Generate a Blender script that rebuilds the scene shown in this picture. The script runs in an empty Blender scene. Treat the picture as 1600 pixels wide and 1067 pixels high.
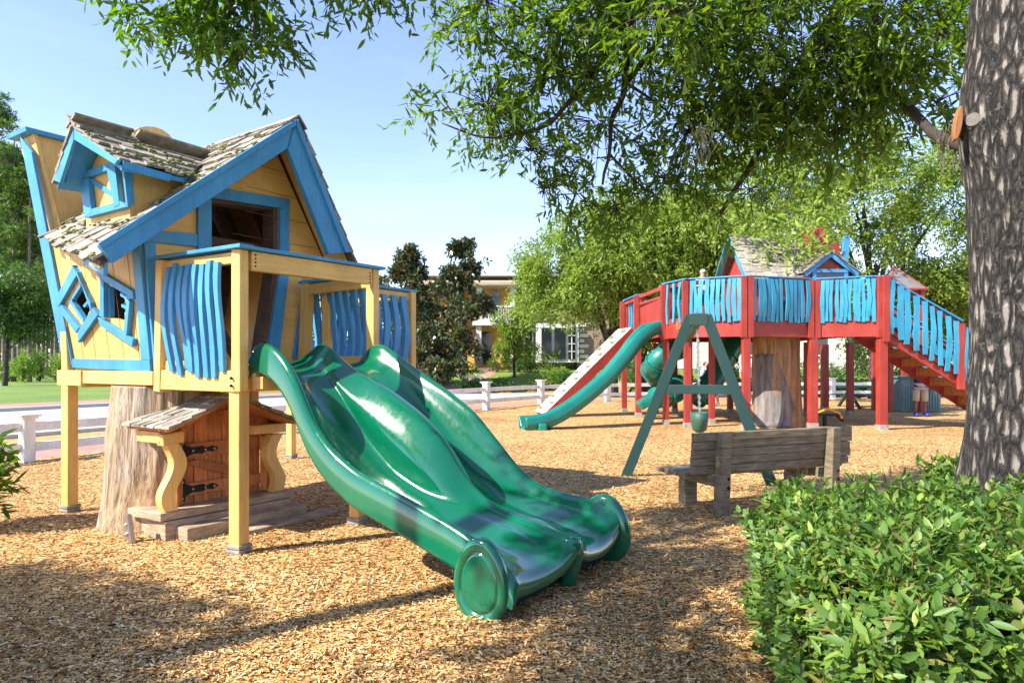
import bpy, bmesh, math, random
import numpy as np
from mathutils import Vector, Matrix, noise
from mathutils.geometry import tessellate_polygon
random.seed(7); rng = np.random.default_rng(11)
R = math.radians
scene = bpy.context.scene
COL = scene.collection
# ------------------------------------------------------------------ camera
F = 1066.67; EYE = 1.5; CX = 800.0; HY = 571.0
cam_d = bpy.data.cameras.new("camera"); cam = bpy.data.objects.new("camera", cam_d); COL.objects.link(cam)
cam.location = (0, 0, EYE); cam.rotation_euler = (R(90), 0, 0)
cam_d.lens = 24; cam_d.sensor_width = 36; cam_d.shift_y = 37.5/1600
cam_d.clip_start = 0.05; cam_d.clip_end = 3000
scene.camera = cam
V = Vector
def W(px, py, Y): return V(((px-CX)/F*Y, Y, EYE+(HY-py)/F*Y))
def G(px, py, z=0.0):
    Y = F*(EYE-z)/(py-HY); return V(((px-CX)/F*Y, Y, z))
class Plane:
    def __init__(s, p, n): s.p = V(p); s.n = V(n).normalized()
    def at(s, px, py):
        d = V(((px-CX)/F, 1, (HY-py)/F)); o = V((0, 0, EYE))
        return o + d*((s.p-o).dot(s.n)/d.dot(s.n))
# ------------------------------------------------------------------ mesh builder
ORI = {}
class MB:
    def __init__(s): s.v = []; s.f = []
    def add(s, vs, fs):
        k = len(s.v); s.v += [V(p) for p in vs]; s.f += [tuple(i+k for i in f) for f in fs]; return s
    def hexa(s, b, t):
        return s.add(list(b)+list(t), [(3,2,1,0),(4,5,6,7),(0,1,5,4),(1,2,6,5),(2,3,7,6),(3,0,4,7)])
    def box(s, x0, x1, y0, y1, z0, z1):
        return s.hexa([(x0,y0,z0),(x1,y0,z0),(x1,y1,z0),(x0,y1,z0)], [(x0,y0,z1),(x1,y0,z1),(x1,y1,z1),(x0,y1,z1)])
    def beam(s, p, q, w, h, up=(0,0,1), w2=None, h2=None):
        p = V(p); q = V(q); d = (q-p).normalized(); up = V(up)
        if abs(d.dot(up)) > .98: up = V((0,1,0)) if abs(d.y) < .9 else V((1,0,0))
        a = d.cross(up).normalized(); b = a.cross(d).normalized()
        w2 = w if w2 is None else w2; h2 = h if h2 is None else h2
        c = lambda o, W_, H_: [o-a*W_/2-b*H_/2, o+a*W_/2-b*H_/2, o+a*W_/2+b*H_/2, o-a*W_/2+b*H_/2]
        A = c(p, w, h); B = c(q, w2, h2)
        return s.add(A+B, [(0,1,2,3),(7,6,5,4),(4,5,1,0),(5,6,2,1),(6,7,3,2),(7,4,0,3)])
    def beamx(s, p, q, a, b, w, h):            # explicit cross axes
        p = V(p); q = V(q); a = V(a).normalized(); b = V(b).normalized()
        c = lambda o: [o-a*w/2-b*h/2, o+a*w/2-b*h/2, o+a*w/2+b*h/2, o-a*w/2+b*h/2]
        return s.add(c(p)+c(q), [(0,1,2,3),(7,6,5,4),(4,5,1,0),(5,6,2,1),(6,7,3,2),(7,4,0,3)])
    def prism(s, pts, n, d0, d1, holes=()):
        n = V(n).normalized(); loops = [[V(p) for p in pts]]+[[V(p) for p in h] for h in holes]
        tri = tessellate_polygon(loops) if (holes or len(pts) > 4) else ([(0,1,2,3)] if len(pts) == 4 else [(0,1,2)])
        flat = [p for l in loops for p in l]; N = len(flat)
        vs = [p+n*d0 for p in flat]+[p+n*d1 for p in flat]
        fs = [tuple(reversed(t)) for t in tri]+[tuple(i+N for i in t) for t in tri]
        k = 0
        for l in loops:
            m = len(l)
            for i in range(m):
                j = (i+1) % m; fs.append((k+i, k+j, k+j+N, k+i+N))
            k += m
        return s.add(vs, fs)
    def tube(s, pts, rad, seg=8, cap=True):
        pts = [V(p) for p in pts]; n = len(pts); vs = []; fs = []
        if not hasattr(rad, '__len__'): rad = [rad]*n
        ref = None
        for i, p in enumerate(pts):
            d = (pts[min(i+1, n-1)]-pts[max(i-1, 0)]).normalized()
            if ref is None: ref = V((1,0,0)) if abs(d.x) < .8 else V((0,1,0))
            a = (ref-d*ref.dot(d)).normalized(); b = d.cross(a); ref = a
            for k in range(seg):
                t = 2*math.pi*k/seg; vs.append(p+a*math.cos(t)*rad[i]+b*math.sin(t)*rad[i])
        for i in range(n-1):
            for k in range(seg):
                j = (k+1) % seg; fs.append((i*seg+k, i*seg+j, (i+1)*seg+j, (i+1)*seg+k))
        if cap: fs.append(tuple(reversed(range(seg)))); fs.append(tuple(range((n-1)*seg, n*seg)))
        return s.add(vs, fs)
    def loft(s, rings, closed=True, cap=True):
        m = len(rings[0]); vs = [p for r in rings for p in r]; fs = []
        for i in range(len(rings)-1):
            for k in range(m if closed else m-1):
                j = (k+1) % m; fs.append((i*m+k, i*m+j, (i+1)*m+j, (i+1)*m+k))
        if cap and closed: fs.append(tuple(reversed(range(m)))); fs.append(tuple(range((len(rings)-1)*m, len(rings)*m)))
        return s.add(vs, fs)
    def ball(s, c, r, seg=12, rings=8):
        c = V(c); r = V((r,r,r)) if not hasattr(r, '__len__') else V(r)
        rr = []
        for i in range(rings+1):
            t = math.pi*i/rings; t = min(max(t, .02), math.pi-.02)
            rr.append([c+V((r.x*math.sin(t)*math.cos(2*math.pi*k/seg), r.y*math.sin(t)*math.sin(2*math.pi*k/seg), -r.z*math.cos(t))) for k in range(seg)])
        return s.loft(rr)
    def wavy(s, p, q, wd, td, w, t, amp=0., ph=0., bulge=0., n=9):
        p = V(p); q = V(q); wd = V(wd).normalized(); td = V(td).normalized(); rings = []
        for i in range(n):
            u = i/(n-1); o = p.lerp(q, u)+wd*amp*math.sin(2*math.pi*u*.9+ph)+td*bulge*math.sin(math.pi*u)
            ww = w*(1+.12*math.sin(3*u*math.pi+ph*2))
            rings.append([o-wd*ww/2-td*t/2, o+wd*ww/2-td*t/2, o+wd*ww/2+td*t/2, o-wd*ww/2+td*t/2])
        return s.loft(rings)
    def build(s, name, mat, parent=None, label=None, bevel=0, smooth=False, kind=None, origin=None, fixn=True):
        o0 = V(origin) if origin is not None else (ORI[parent.name] if parent else V((0,0,0)))
        me = bpy.data.meshes.new(name); me.from_pydata([p-o0 for p in s.v], [], s.f); me.update()
        if fixn:
            bm = bmesh.new(); bm.from_mesh(me); bmesh.ops.recalc_face_normals(bm, faces=bm.faces); bm.to_mesh(me); bm.free()
        if smooth: me.polygons.foreach_set('use_smooth', [True]*len(me.polygons))
        me.materials.append(mat)
        return link(me, name, parent, label, kind, o0, bevel)
def link(me, name, parent, label=None, kind=None, o0=None, bevel=0):
    ob = bpy.data.objects.new(name, me); COL.objects.link(ob)
    if parent: ob.parent = parent
    else: ob.location = o0 or (0,0,0)
    ORI[ob.name] = o0 or V((0,0,0))
    if label: ob['label'] = label
    if kind: ob['kind'] = kind
    if bevel:
        b = ob.modifiers.new('edge', 'BEVEL'); b.width = bevel; b.segments = 2; b.limit_method = 'ANGLE'; b.angle_limit = R(40)
    return ob
def thing(name, label, cat, loc, group=None):
    o = bpy.data.objects.new(name, None); COL.objects.link(o); o.location = loc; o.empty_display_size = .1
    o['label'] = label; o['category'] = cat
    if group: o['group'] = group
    ORI[o.name] = V(loc); return o
def tag(o, label, cat, group=None):
    o['label'] = label; o['category'] = cat
    if group: o['group'] = group
    return o
def kids(o): return [c for c in COL.objects if c.parent == o]
def dup(root, loc, rz=0, sc=1, label=None, group=None):
    def cp(o, par):
        c = o.copy(); COL.objects.link(c); c.parent = par; ORI[c.name] = V((0,0,0))
        for ch in list(o.children): cp(ch, c)
        return c
    r = cp(root, None); r.location = loc; r.rotation_euler = (0,0,rz); r.scale = (sc,sc,sc) if not hasattr(sc,'__len__') else sc
    if label: r['label'] = label
    if group: r['group'] = group
    return r
# ------------------------------------------------------------------ materials
def newmat(name):
    m = bpy.data.materials.new(name); m.use_nodes = True; nt = m.node_tree
    return m, nt, nt.nodes['Principled BSDF'], nt.nodes['Material Output']
def N(nt, t, **kw):
    n = nt.nodes.new(t)
    for k, v in kw.items():
        if k in n.inputs.keys(): n.inputs[k].default_value = v
        else: setattr(n, k, v)
    return n
def ramp(nt, fac, stops, interp='LINEAR'):
    r = nt.nodes.new('ShaderNodeValToRGB'); r.color_ramp.interpolation = interp
    e = r.color_ramp.elements
    while len(e) < len(stops): e.new(.5)
    for el, (p, c) in zip(e, stops): el.position = p; el.color = (*c, 1)
    nt.links.new(fac, r.inputs['Fac']); return r.outputs['Color']
def coords(nt, scale, kind='Object'):
    tc = nt.nodes.new('ShaderNodeTexCoord'); mp = nt.nodes.new('ShaderNodeMapping')
    mp.inputs['Scale'].default_value = scale; nt.links.new(tc.outputs[kind], mp.inputs['Vector']); return mp.outputs['Vector']
def noise_n(nt, scale, sc=1., detail=5., rough=.6, dist=0.):
    n = N(nt, 'ShaderNodeTexNoise', Scale=sc, Detail=detail, Roughness=rough, Distortion=dist)
    nt.links.new(coords(nt, scale), n.inputs['Vector']); return n.outputs['Fac']
def mix(nt, fac, a, b, mode='MIX'):
    m = nt.nodes.new('ShaderNodeMix'); m.data_type = 'RGBA'; m.blend_type = mode
    for i, x in ((0, fac), (6, a), (7, b)):
        if hasattr(x, 'links'): nt.links.new(x, m.inputs[i])
        else: m.inputs[i].default_value = x if i == 0 else (*x, 1)
    return m.outputs[2]
def bump(nt, bs, h, strength=.3, dist=.01):
    b = N(nt, 'ShaderNodeBump', Strength=strength, Distance=dist); nt.links.new(h, b.inputs['Height']); nt.links.new(b.outputs['Normal'], bs.inputs['Normal'])
def dk(c, k): return tuple(x*k for x in c)
def paint(name, c, rough=.5, grain=(45,45,3), wear=(.5,.42,.32), wa=.35, bs_=.5):
    m, nt, b, o = newmat(name); L = nt.links
    g = noise_n(nt, grain, 1, 6, .65); big = noise_n(nt, (2.3,2.3,1.6), 1, 5, .6)
    base = ramp(nt, big, [(.28, dk(c,.74)), (.52, c), (.75, tuple(min(1, x*1.15+.02) for x in c))])
    sp = noise_n(nt, (grain[0]*.35, grain[1]*.35, grain[2]*2.5), 1, 8, .75)
    f = ramp(nt, sp, [(.62, (0,0,0)), (.74, (wa,)*3)])
    fac = nt.nodes.new('ShaderNodeSeparateColor'); L.new(f, fac.inputs[0])
    col = mix(nt, fac.outputs[0], base, wear)
    gg = ramp(nt, g, [(.3, (.82,)*3), (.55, (1.03,)*3)])
    L.new(mix(nt, 1.0, col, gg, 'MULTIPLY'), b.inputs['Base Color']); b.inputs['Roughness'].default_value = rough
    bump(nt, b, g, bs_, .006); return m
def wood(name, cs, grain=(40,40,3), rough=.75, bs_=.6, isl=True):
    m, nt, b, o = newmat(name); L = nt.links
    g = noise_n(nt, grain, 1, 7, .7, .4)
    col = ramp(nt, g, [(.25, cs[0]), (.5, cs[1]), (.75, cs[2])])
    if isl:
        ge = nt.nodes.new('ShaderNodeNewGeometry'); r = ramp(nt, ge.outputs['Random Per Island'], [(0, (.68,)*3), (1, (1.15,)*3)])
        col = mix(nt, 1.0, col, r, 'MULTIPLY')
    big = noise_n(nt, (3,3,3), 1, 6, .7); st = ramp(nt, big, [(.35, (.62,.6,.56)), (.6, (1.05,1.05,1.05))])
    L.new(mix(nt, .8, col, mix(nt, 1., col, st, 'MULTIPLY')), b.inputs['Base Color']); b.inputs['Roughness'].default_value = rough
    bump(nt, b, g, bs_, .008); return m
def plain(name, c, rough=.5, metal=0., spec=.5, var=.1):
    m, nt, b, o = newmat(name)
    n = noise_n(nt, (6,6,6), 1, 6, .65)
    nt.links.new(ramp(nt, n, [(.3, dk(c,1-var*1.5)), (.7, tuple(min(1,x*(1+var)) for x in c))]), b.inputs['Base Color'])
    b.inputs['Roughness'].default_value = rough; b.inputs['Metallic'].default_value = metal; b.inputs['Specular IOR Level'].default_value = spec
    return m
def plastic(name, c, rough=.16, coat=.6, scuff=.1):
    m, nt, b, o = newmat(name)
    n = noise_n(nt, (1.6,1.6,1.6), 1, 6, .6)
    nt.links.new(ramp(nt, n, [(.3, dk(c,.82)), (.7, tuple(min(1,x*1.15) for x in c))]), b.inputs['Base Color'])
    s = noise_n(nt, (30,30,9), 1, 8, .75)
    rr = ramp(nt, s, [(.35, (rough,)*3), (.6, (rough+scuff*.8,)*3), (.75, (rough+scuff*3,)*3)]); nt.links.new(rr, b.inputs['Roughness'])
    b.inputs['Coat Weight'].default_value = coat; b.inputs['Coat Roughness'].default_value = .07
    bump(nt, b, noise_n(nt, (5,5,5), 1, 2, .5), .08, .01); return m
def leafmat(name, cs, trans=.35, rough=.4, spec=.5, tcol=None, clump=.0):
    m, nt, b, o = newmat(name); L = nt.links
    ge = nt.nodes.new('ShaderNodeNewGeometry'); k = len(cs)
    col = ramp(nt, ge.outputs['Random Per Island'], [(i/(k-1) if k > 1 else 0, c) for i, c in enumerate(cs)])
    L.new(col, b.inputs['Base Color']); b.inputs['Roughness'].default_value = rough; b.inputs['Specular IOR Level'].default_value = spec
    t = nt.nodes.new('ShaderNodeBsdfTranslucent'); L.new(mix(nt, 1., col, tcol or (1.5,1.6,.7), 'MULTIPLY'), t.inputs['Color'])
    ms = nt.nodes.new('ShaderNodeMixShader'); ms.inputs[0].default_value = trans
    L.new(b.outputs[0], ms.inputs[1]); L.new(t.outputs[0], ms.inputs[2]); L.new(ms.outputs[0], o.inputs['Surface']); return m
YEL = (.70,.425,.125); BLU = (.045,.265,.53); RED = (.31,.033,.022)
M = dict(
 yellow=paint('yellow_paint', YEL, wa=.25), blue=paint('blue_paint', BLU, wear=(.25,.5,.62), wa=.35),
 yellow_h=paint('yellow_board_paint', YEL, grain=(3,3,45), wa=.25),
 red=paint('red_paint', RED, wear=(.45,.2,.15), wa=.3), skyblue=paint('sky_blue_paint', (.028,.27,.43), wear=(.4,.55,.6), wa=.35),
 white=paint('white_paint', (.78,.77,.73), wear=(.55,.53,.48), wa=.25),
 shake=wood('weathered_shake', [(.13,.115,.09),(.32,.285,.23),(.50,.455,.38)], (18,18,18)),
 moss=plain('moss', (.17,.19,.06), .95, var=.3),
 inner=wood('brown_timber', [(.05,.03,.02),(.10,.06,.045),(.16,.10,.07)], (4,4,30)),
 orange=wood('orange_stained_timber', [(.30,.09,.022),(.56,.20,.06),(.70,.32,.12)], (30,30,4)),
 grey_wood=wood('grey_weathered_timber', [(.065,.052,.032),(.22,.18,.11),(.42,.36,.25)], (5,5,45)),
 step=wood('step_timber', [(.20,.13,.075),(.46,.34,.22),(.64,.53,.39)], (6,6,40)),
 iron=plain('black_iron', (.015,.015,.017), .45, .6), steel=plain('steel', (.45,.45,.46), .35, .9),
 footing=plain('grey_wrap', (.30,.27,.23), .9, var=.3), concrete=plain('concrete', (.50,.47,.42), .9),
 green=plastic('green_plastic', (.001,.112,.052), .11, .7, .10), dgreen=plastic('dark_green_plastic', (.012,.05,.035), .4, .1, .2),
 teal=plastic('teal_plastic', (.004,.16,.125), .3, .3), swing=plastic('dark_teal_metal', (.008,.042,.038), .5, 0., .1),
 glass=plain('dark_glass', (.02,.025,.03), .08, 0, .8),
)
# ================================================================== YELLOW PLAYHOUSE
A0 = V((-2.168, 5.44, 0)); TH = R(56); U = V((math.cos(TH), math.sin(TH), 0)); S = V((-math.sin(TH), math.cos(TH), 0)); Z = V((0,0,1))
def H(u, s, z): return A0+U*u+S*s+Z*z
house = thing('crooked_playhouse', 'yellow crooked playhouse with blue trim and shake roof raised on posts', 'playhouse', A0)
def hp(name, mb, mat, par=None, bevel=.006, label=None, **k): return mb.build(name, M[mat] if isinstance(mat, str) else mat, par or house, label, bevel, **k)
DZ = 1.46
fl = MB()
for i in range(20):
    u0 = .0+i*.145; s0 = .02 if u0 < 1.6 else .8
    fl.hexa([H(u0,s0,1.415),H(u0+.138,s0,1.415),H(u0+.138,2.9,1.415),H(u0,2.9,1.415)],[H(u0,s0,DZ),H(u0+.138,s0,DZ),H(u0+.138,2.9,DZ),H(u0,2.9,DZ)])
for s_ in (.3,.9,1.5,2.1,2.7): fl.beam(H(.03,s_,1.345),H(2.85 if s_ > .8 else 1.55,s_,1.345),.05,.135)
hp('deck', fl, 'yellow_h')
fa = MB()
fa.beam(H(-.03,.0,1.375),H(-.03,1.15,1.375),.045,.17); fa.beam(H(-.035,1.2,1.385),H(-.035,2.55,1.385),.045,.125); fa.beam(H(-.05,2.5,1.375),H(-.05,3.02,1.375),.05,.155)
fa.beam(H(.1,-.03,1.375),H(1.6,-.03,1.375),.045,.16); fa.beam(H(1.6,.78,1.375),H(2.9,.78,1.375),.045,.16); fa.beam(H(2.92,.78,1.375),H(2.92,2.9,1.375),.045,.16)
fa.beam(H(.1,-.1,1.36),H(.5,-.1,1.36),.10,.10)
hp('fascia', fa, 'yellow_h')
PU = V((math.cos(R(66)), math.sin(R(66)), 0)); PS = V((-PU.y, PU.x, 0))
def post(p, z0, z1, w, name='post', foot=True):
    o = hp(name, MB().beamx(V((p.x,p.y,z0)), V((p.x,p.y,z1)), PU, PS, w, w), 'yellow', bevel=.01)
    if foot:
        f = MB()
        for k in range(3): f.beamx(V((p.x,p.y,-.03+k*.035)), V((p.x,p.y,.002+k*.035)), PU, PS, w+.035-.006*(k%2), w+.035-.006*(k%2))
        f.build('footing', M['footing'], o, bevel=.008)
for p in (H(.02,.04,0), G(558,818), H(-.02,2.86,0)+V((0,0,0)), G(455,716), G(640,690), H(1.3,1.7,0)):
    post(V((p.x,p.y,0)), -.05, 1.33, .112)
# front corner posts of the balcony, rails
post(H(0,0,0), 1.29, 2.42, .095, 'corner_post', False); post(H(1.5,.05,0), 1.29, 2.46, .095, 'corner_post', False)
hp('corner_post', MB().beam(H(-.01,1.13,1.27), H(-.04,1.04,2.42), .1,.1, U), 'yellow')
hp('corner_post', MB().beam(H(1.52,1.1,1.40), H(1.5,1.0,2.42), .1,.1, U), 'yellow')
hp('corner_post', MB().beam(H(-.0,2.86,1.3), H(-.02,2.9,2.3), .13,.13, U), 'yellow')
rl = hp('railing', MB().beam(H(-.0,.03,2.36),H(-.03,1.08,2.36),.06,.09), 'yellow_h')
MB().beam(H(-.0,.03,1.5),H(-.0,1.08,1.5),.05,.08).build('lower_rail', M['yellow_h'], rl)
cap = MB().beam(H(-.02,-.12,2.435),H(-.03,1.12,2.445),.13,.03).build('rail_cap', M['blue'], rl, bevel=.004)
for i in range(8):
    s_ = .15+i*.105; a = random.uniform(.015,.035)
    MB().wavy(H(-.06,s_+random.uniform(-.04,.02),1.44+random.uniform(-.05,.04)), H(-.06,s_+.04,2.36+random.uniform(-.03,.02)), S, U, .062, .035, a, 2.6+.25*i, -.03-.015*(i > 5)).build('baluster', M['blue'], rl, bevel=.005)
rf_ = hp('railing', MB().beam(H(.08,-.01,2.34),H(1.43,.02,2.36),.07,.155), 'yellow_h')
MB().beam(H(-.05,-.02,2.435),H(1.58,.02,2.455),.14,.028).build('rail_cap', M['blue'], rf_, bevel=.004)
rr_ = hp('railing', MB().beam(H(1.5,.1,2.32),H(1.5,1.05,2.30),.06,.11), 'yellow_h')
MB().beam(H(1.5,.1,1.55),H(1.5,1.05,1.55),.05,.09).build('lower_rail', M['yellow_h'], rr_)
MB().beam(H(1.5,.1,2.39),H(1.5,1.1,2.38),.12,.028).build('rail_cap', M['blue'], rr_, bevel=.004)
for i in range(8):
    s_ = .14+i*.115
    MB().wavy(H(1.56,s_-.02,1.47), H(1.56,s_+.03,2.34), S, U, .068, .035, random.uniform(.015,.03), 2.2+.3*i, .05).build('baluster', M['blue'], rr_, bevel=.005)
# right hand rear balcony
r2 = hp('railing', MB().beam(H(1.65,.82,2.33),H(2.88,.82,2.33),.06,.09).beam(H(2.88,.85,2.33),H(2.88,2.85,2.33),.06,.09), 'yellow_h')
MB().beam(H(1.65,.82,1.55),H(2.88,.82,1.55),.05,.09).beam(H(2.88,.85,1.55),H(2.88,2.85,1.55),.05,.09).build('lower_rail', M['yellow_h'], r2)
MB().beam(H(1.55,.82,2.40),H(2.95,.82,2.40),.12,.028).beam(H(2.88,.9,2.40),H(2.88,2.9,2.40),.12,.028).build('rail_cap', M['blue'], r2, bevel=.004)
for i in range(7):
    u_ = 1.72+i*.165
    MB().wavy(H(u_,.78,1.47), H(u_+.02,.78,2.32), U, S, .09, .035, .02, 2+.6*i, -.04).build('baluster', M['blue'], r2, bevel=.005)
for i in range(14):
    s_ = 1.0+i*.135
    MB().wavy(H(2.93,s_-.02,1.47), H(2.93,s_+.02,2.32), S, U, .085, .035, .02, 2+.6*i, .04).build('baluster', M['blue'], r2, bevel=.005)
for (u_, s_) in ((2.16,.82),(2.88,.82),(2.88,2.88),(1.62,.82)): post(H(u_,s_,0), 1.29, 2.4, .11, 'corner_post', False)
# walls
NL = (H(0,1.22,DZ)-H(-.135,1.22,2.6)).normalized(); PL = Plane(H(0,1.22,DZ), (U*1.0+Z*(.135/1.14)))
nL = -PL.n
def lw(u_s): s_, z_ = u_s; return H(-(z_-DZ)*.1184, s_, z_)
Fp = Plane(H(0,1.22,0), S); nF = -S
def pf(pts, pl): return [pl.at(*p) for p in pts]
diam = [(108,470),(126,444),(144,476),(132,505)]
win2 = [(168,446),(200,456),(207,470),(203,500),(193,502),(170,496)]
leftw = [lw((1.22,DZ)), lw((2.78,DZ)), lw((2.95,2.80)), lw((1.22,2.72))]
lwm = MB().prism(leftw, nL, -.05, 0, [pf(diam,PL), pf(win2,PL)])
for k in range(1,10): pass
hp('side_wall', lwm, 'yellow', bevel=0, label='pale yellow side wall with two crooked windows')
grv = MB()
for s_ in (1.5,1.78,2.05,2.32,2.58): grv.prism([lw((s_-.003,1.5)),lw((s_+.003,1.5)),lw((s_+.003,2.6)),lw((s_-.003,2.6))], nL, .0008, .0016)
grv.build('board_joint', M['inner'], house)
def quad(mb, pl, pts, d0, d1):
    n = -pl.n if pl.n.dot(V((0,0,EYE))-pl.p) < 0 else pl.n
    return mb.prism(pf(pts, pl), n, d0, d1)
def strips(name, par, mat, pl, qs, d0=.003, d1=.035, bevel=.004):
    mb = MB()
    for i, q in enumerate(qs): quad(mb, pl, q, d0, d1+.0025*(i%3))
    return mb.build(name, M[mat], par, None, bevel)
strips('corner_trim', house, 'blue', PL, [[(104,573),(118,570),(54,238),(36,214)], [(118,560),(118,574),(240,580),(239,562)], [(226,562),(240,562),(222,372),(210,372)]], .003, .03)
w1 = strips('window', house, 'blue', PL, [[(92,470),(98,480),(127,430),(121,414)], [(121,416),(128,426),(151,490),(149,472)], [(103,476),(98,481),(126,520),(131,512)], [(128,519),(129,535),(160,492),(152,480)]], .004, .045)
strips('window_frame', w1, 'blue', PL, [[(108,470),(112,472),(127,449),(126,444)], [(132,505),(132,499),(113,470),(108,470)]], -.04, .008)
strips('mullion', w1, 'blue', PL, [[(127,478),(130,481),(140,469),(138,465)]], -.05, -.01)
w2 = strips('window', house, 'blue', PL, [[(154,419),(164,436),(216,468),(215,455)], [(164,432),(170,440),(170,496),(163,494)], [(206,467),(211,470),(206,524),(201,520)], [(160,495),(163,508),(214,541),(215,529)]], .004, .045)
strips('window_frame', w2, 'blue', PL, [[(168,446),(172,449),(173,496),(169,496)], [(199,456),(207,468),(203,500),(198,500)]], -.04, .008)
strips('mullion', w2, 'blue', PL, [[(186,457),(204,468),(204,473),(186,463)], [(188,475),(203,483),(203,488),(188,480)]], -.05, -.01)
# front wall with doorway
fw = [H(0,1.22,DZ), H(1.58,1.22,DZ), H(1.87,1.22,2.72), H(1.22,1.22,3.80), H(-.135,1.22,2.62)]
dw = [(327,308),(434,322),(434,425),(413,560),(335,572),(327,430)]
fwm = MB().prism(fw, nF, -.06, 0, [pf(dw, Fp)])
hp('front_wall', fwm, 'yellow_h', bevel=0)
fg = MB()
for z_ in (2.55,2.8,3.05,3.3,3.55): fg.prism([H(.75 if z_<2.9 else .9,1.22,z_),H(1.9-(z_-2.7)*.6 if z_>2.7 else 1.85,1.22,z_),H(1.9-(z_-2.7)*.6 if z_>2.7 else 1.85,1.22,z_+.005),H(.75 if z_<2.9 else .9,1.22,z_+.005)], nF, .0008, .0016)
fg.build('board_joint', M['inner'], house)
strips('door_frame', house, 'blue', Fp, [[(326,292),(327,310),(448,328),(450,312)], [(306,306),(306,570),(327,572),(327,309)], [(434,327),(434,425),(448,428),(448,327)], [(434,426),(413,562),(433,558),(448,427)], [(226,360),(225,378),(305,386),(305,366)]], .004, .04)
strips('corner_trim', house, 'blue', Fp, [[(222,372),(240,579),(252,577),(240,376)]], .003, .032); strips('corner_trim', house, 'blue', Fp, [[(455,560),(470,556),(482,470),(470,470)]], .003, .032)
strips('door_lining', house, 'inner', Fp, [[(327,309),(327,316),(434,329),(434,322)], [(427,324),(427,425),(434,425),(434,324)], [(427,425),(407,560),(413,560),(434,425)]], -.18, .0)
# back wall with opening, right wall
bw = [H(0,2.8,DZ), H(1.58,2.8,DZ), H(1.87,2.8,2.72), H(1.22,2.8,3.8), H(-.135,2.8,2.62)]
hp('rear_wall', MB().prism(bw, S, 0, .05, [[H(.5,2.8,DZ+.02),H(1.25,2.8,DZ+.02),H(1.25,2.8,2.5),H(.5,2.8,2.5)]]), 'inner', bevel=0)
hp('side_wall', MB().prism([H(1.58,1.28,DZ),H(1.58,2.78,DZ),H(1.87,2.78,2.7),H(1.87,1.28,2.7)], U-Z*.23, -.04, 0), 'yellow', bevel=0)
rf = MB()
for s_ in (1.5,2.0,2.5):
    rf.beam(H(-.1,s_,2.72),H(1.18,s_,3.84),.06,.1); rf.beam(H(1.85,s_,2.68),H(1.22,s_,3.84),.06,.1); rf.beam(H(.1,s_,2.75),H(1.7,s_,2.75),.05,.09)
rf.beam(H(.9,1.3,1.5),H(.55,2.0,2.7),.08,.08)
hp('rafter', rf, 'inner')
# roof
RID0, RID1 = H(1.2,.84,3.98), H(1.2,2.85,3.95)
EL0, EL1 = H(-.66,.84,2.33), H(-.22,2.8,2.78)
ER0, ER1 = H(2.02,.84,2.55), H(2.0,2.85,2.55)
roof = hp('roof', MB().hexa([RID0-Z*.05,RID1-Z*.05,EL1-Z*.05,EL0-Z*.05],[RID0-Z*.01,RID1-Z*.01,EL1-Z*.01,EL0-Z*.01]).hexa([RID0-Z*.05,RID1-Z*.05,ER1-Z*.05,ER0-Z*.05],[RID0-Z*.01,RID1-Z*.01,ER1-Z*.01,ER0-Z*.01]), 'inner', bevel=0)
q3 = lambda e0,e1: [RID0.lerp(RID1,.02)-Z*.075,RID0.lerp(RID1,.18)-Z*.075,e0.lerp(e1,.18)-Z*.075,e0.lerp(e1,.02)-Z*.075]
sf = MB()
for e0,e1 in ((EL0,EL1),(ER0,ER1)): k4 = q3(e0,e1); sf.hexa(k4,[p+Z*.022 for p in k4])
hp('soffit', sf, 'yellow_h', bevel=0)
def shakes(mb, r0, r1, e0, e1, rows, over=.06, wmin=.08, wmax=.19, th=.022, moss=None, up=None):
    n = (e0-r0).cross(r1-r0).normalized()
    if n.z < 0: n = -n
    Ln = (r1-r0).length
    for k in range(rows):
        t1 = 1-k/rows; t0 = t1-1.75/rows
        x = -.04
        while x < Ln+.03:
            w = random.uniform(wmin, wmax); a = min(max(x/Ln, -.02), 1.02); b = min((x+w-.012)/Ln, 1.03); x += w
            j = random.uniform(-.25,.18)/rows
            f = lambda a_, t: r0.lerp(r1, a_).lerp(e0.lerp(e1, a_), t)
            lift = .034+random.uniform(-.008,.014)
            p = [f(a, t1+j)+n*lift, f(b, t1+j)+n*(lift+random.uniform(-.006,.006)), f(b, max(t0,0))+n*.004, f(a, max(t0,0))+n*.004]
            mb.hexa([q-n*th*.4 for q in p], [q+n*th*.6 for q in p])
            if moss is not None and random.random() < .33:
                c = f((a+b)/2, t1+j-.1/rows)+n*(lift+.014)
                for _ in range(5): moss.ball(c+(r1-r0).normalized()*random.uniform(-w/2,w/2)+(e0-r0).normalized()*random.uniform(-.05,.02), (random.uniform(.012,.028),random.uniform(.012,.028),.01), 6, 4)
sh = MB(); ms = MB()
shakes(sh, RID0, RID1, EL0+(EL0-RID0)*.03, EL1+(EL1-RID1)*.04, 12, moss=ms)
shakes(sh, RID0, RID1, ER0, ER1, 9)
for i in range(16):                      # ridge caps
    t = i/15; p = RID0.lerp(RID1, t); 
    for sgn, e in ((1, EL0-RID0), (-1, ER0-RID0)):
        d = e.normalized()
        sh.beamx(p+Z*.035+S*random.uniform(0,.03), p+d*.16+Z*.05, S, d.cross(S), .17, .02)
sh.build('shingles', M['shake'], roof); ms.build('moss_patches', M['moss'], roof, smooth=True, kind='stuff')
Bp = Plane(H(0,.83,0), S)
strips('bargeboard', roof, 'blue', Bp, [[(455,191),(150,384),(171,412),(443,234)], [(456,191),(444,234),(508,398),(538,395)]], 0, .06, .006)
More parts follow.
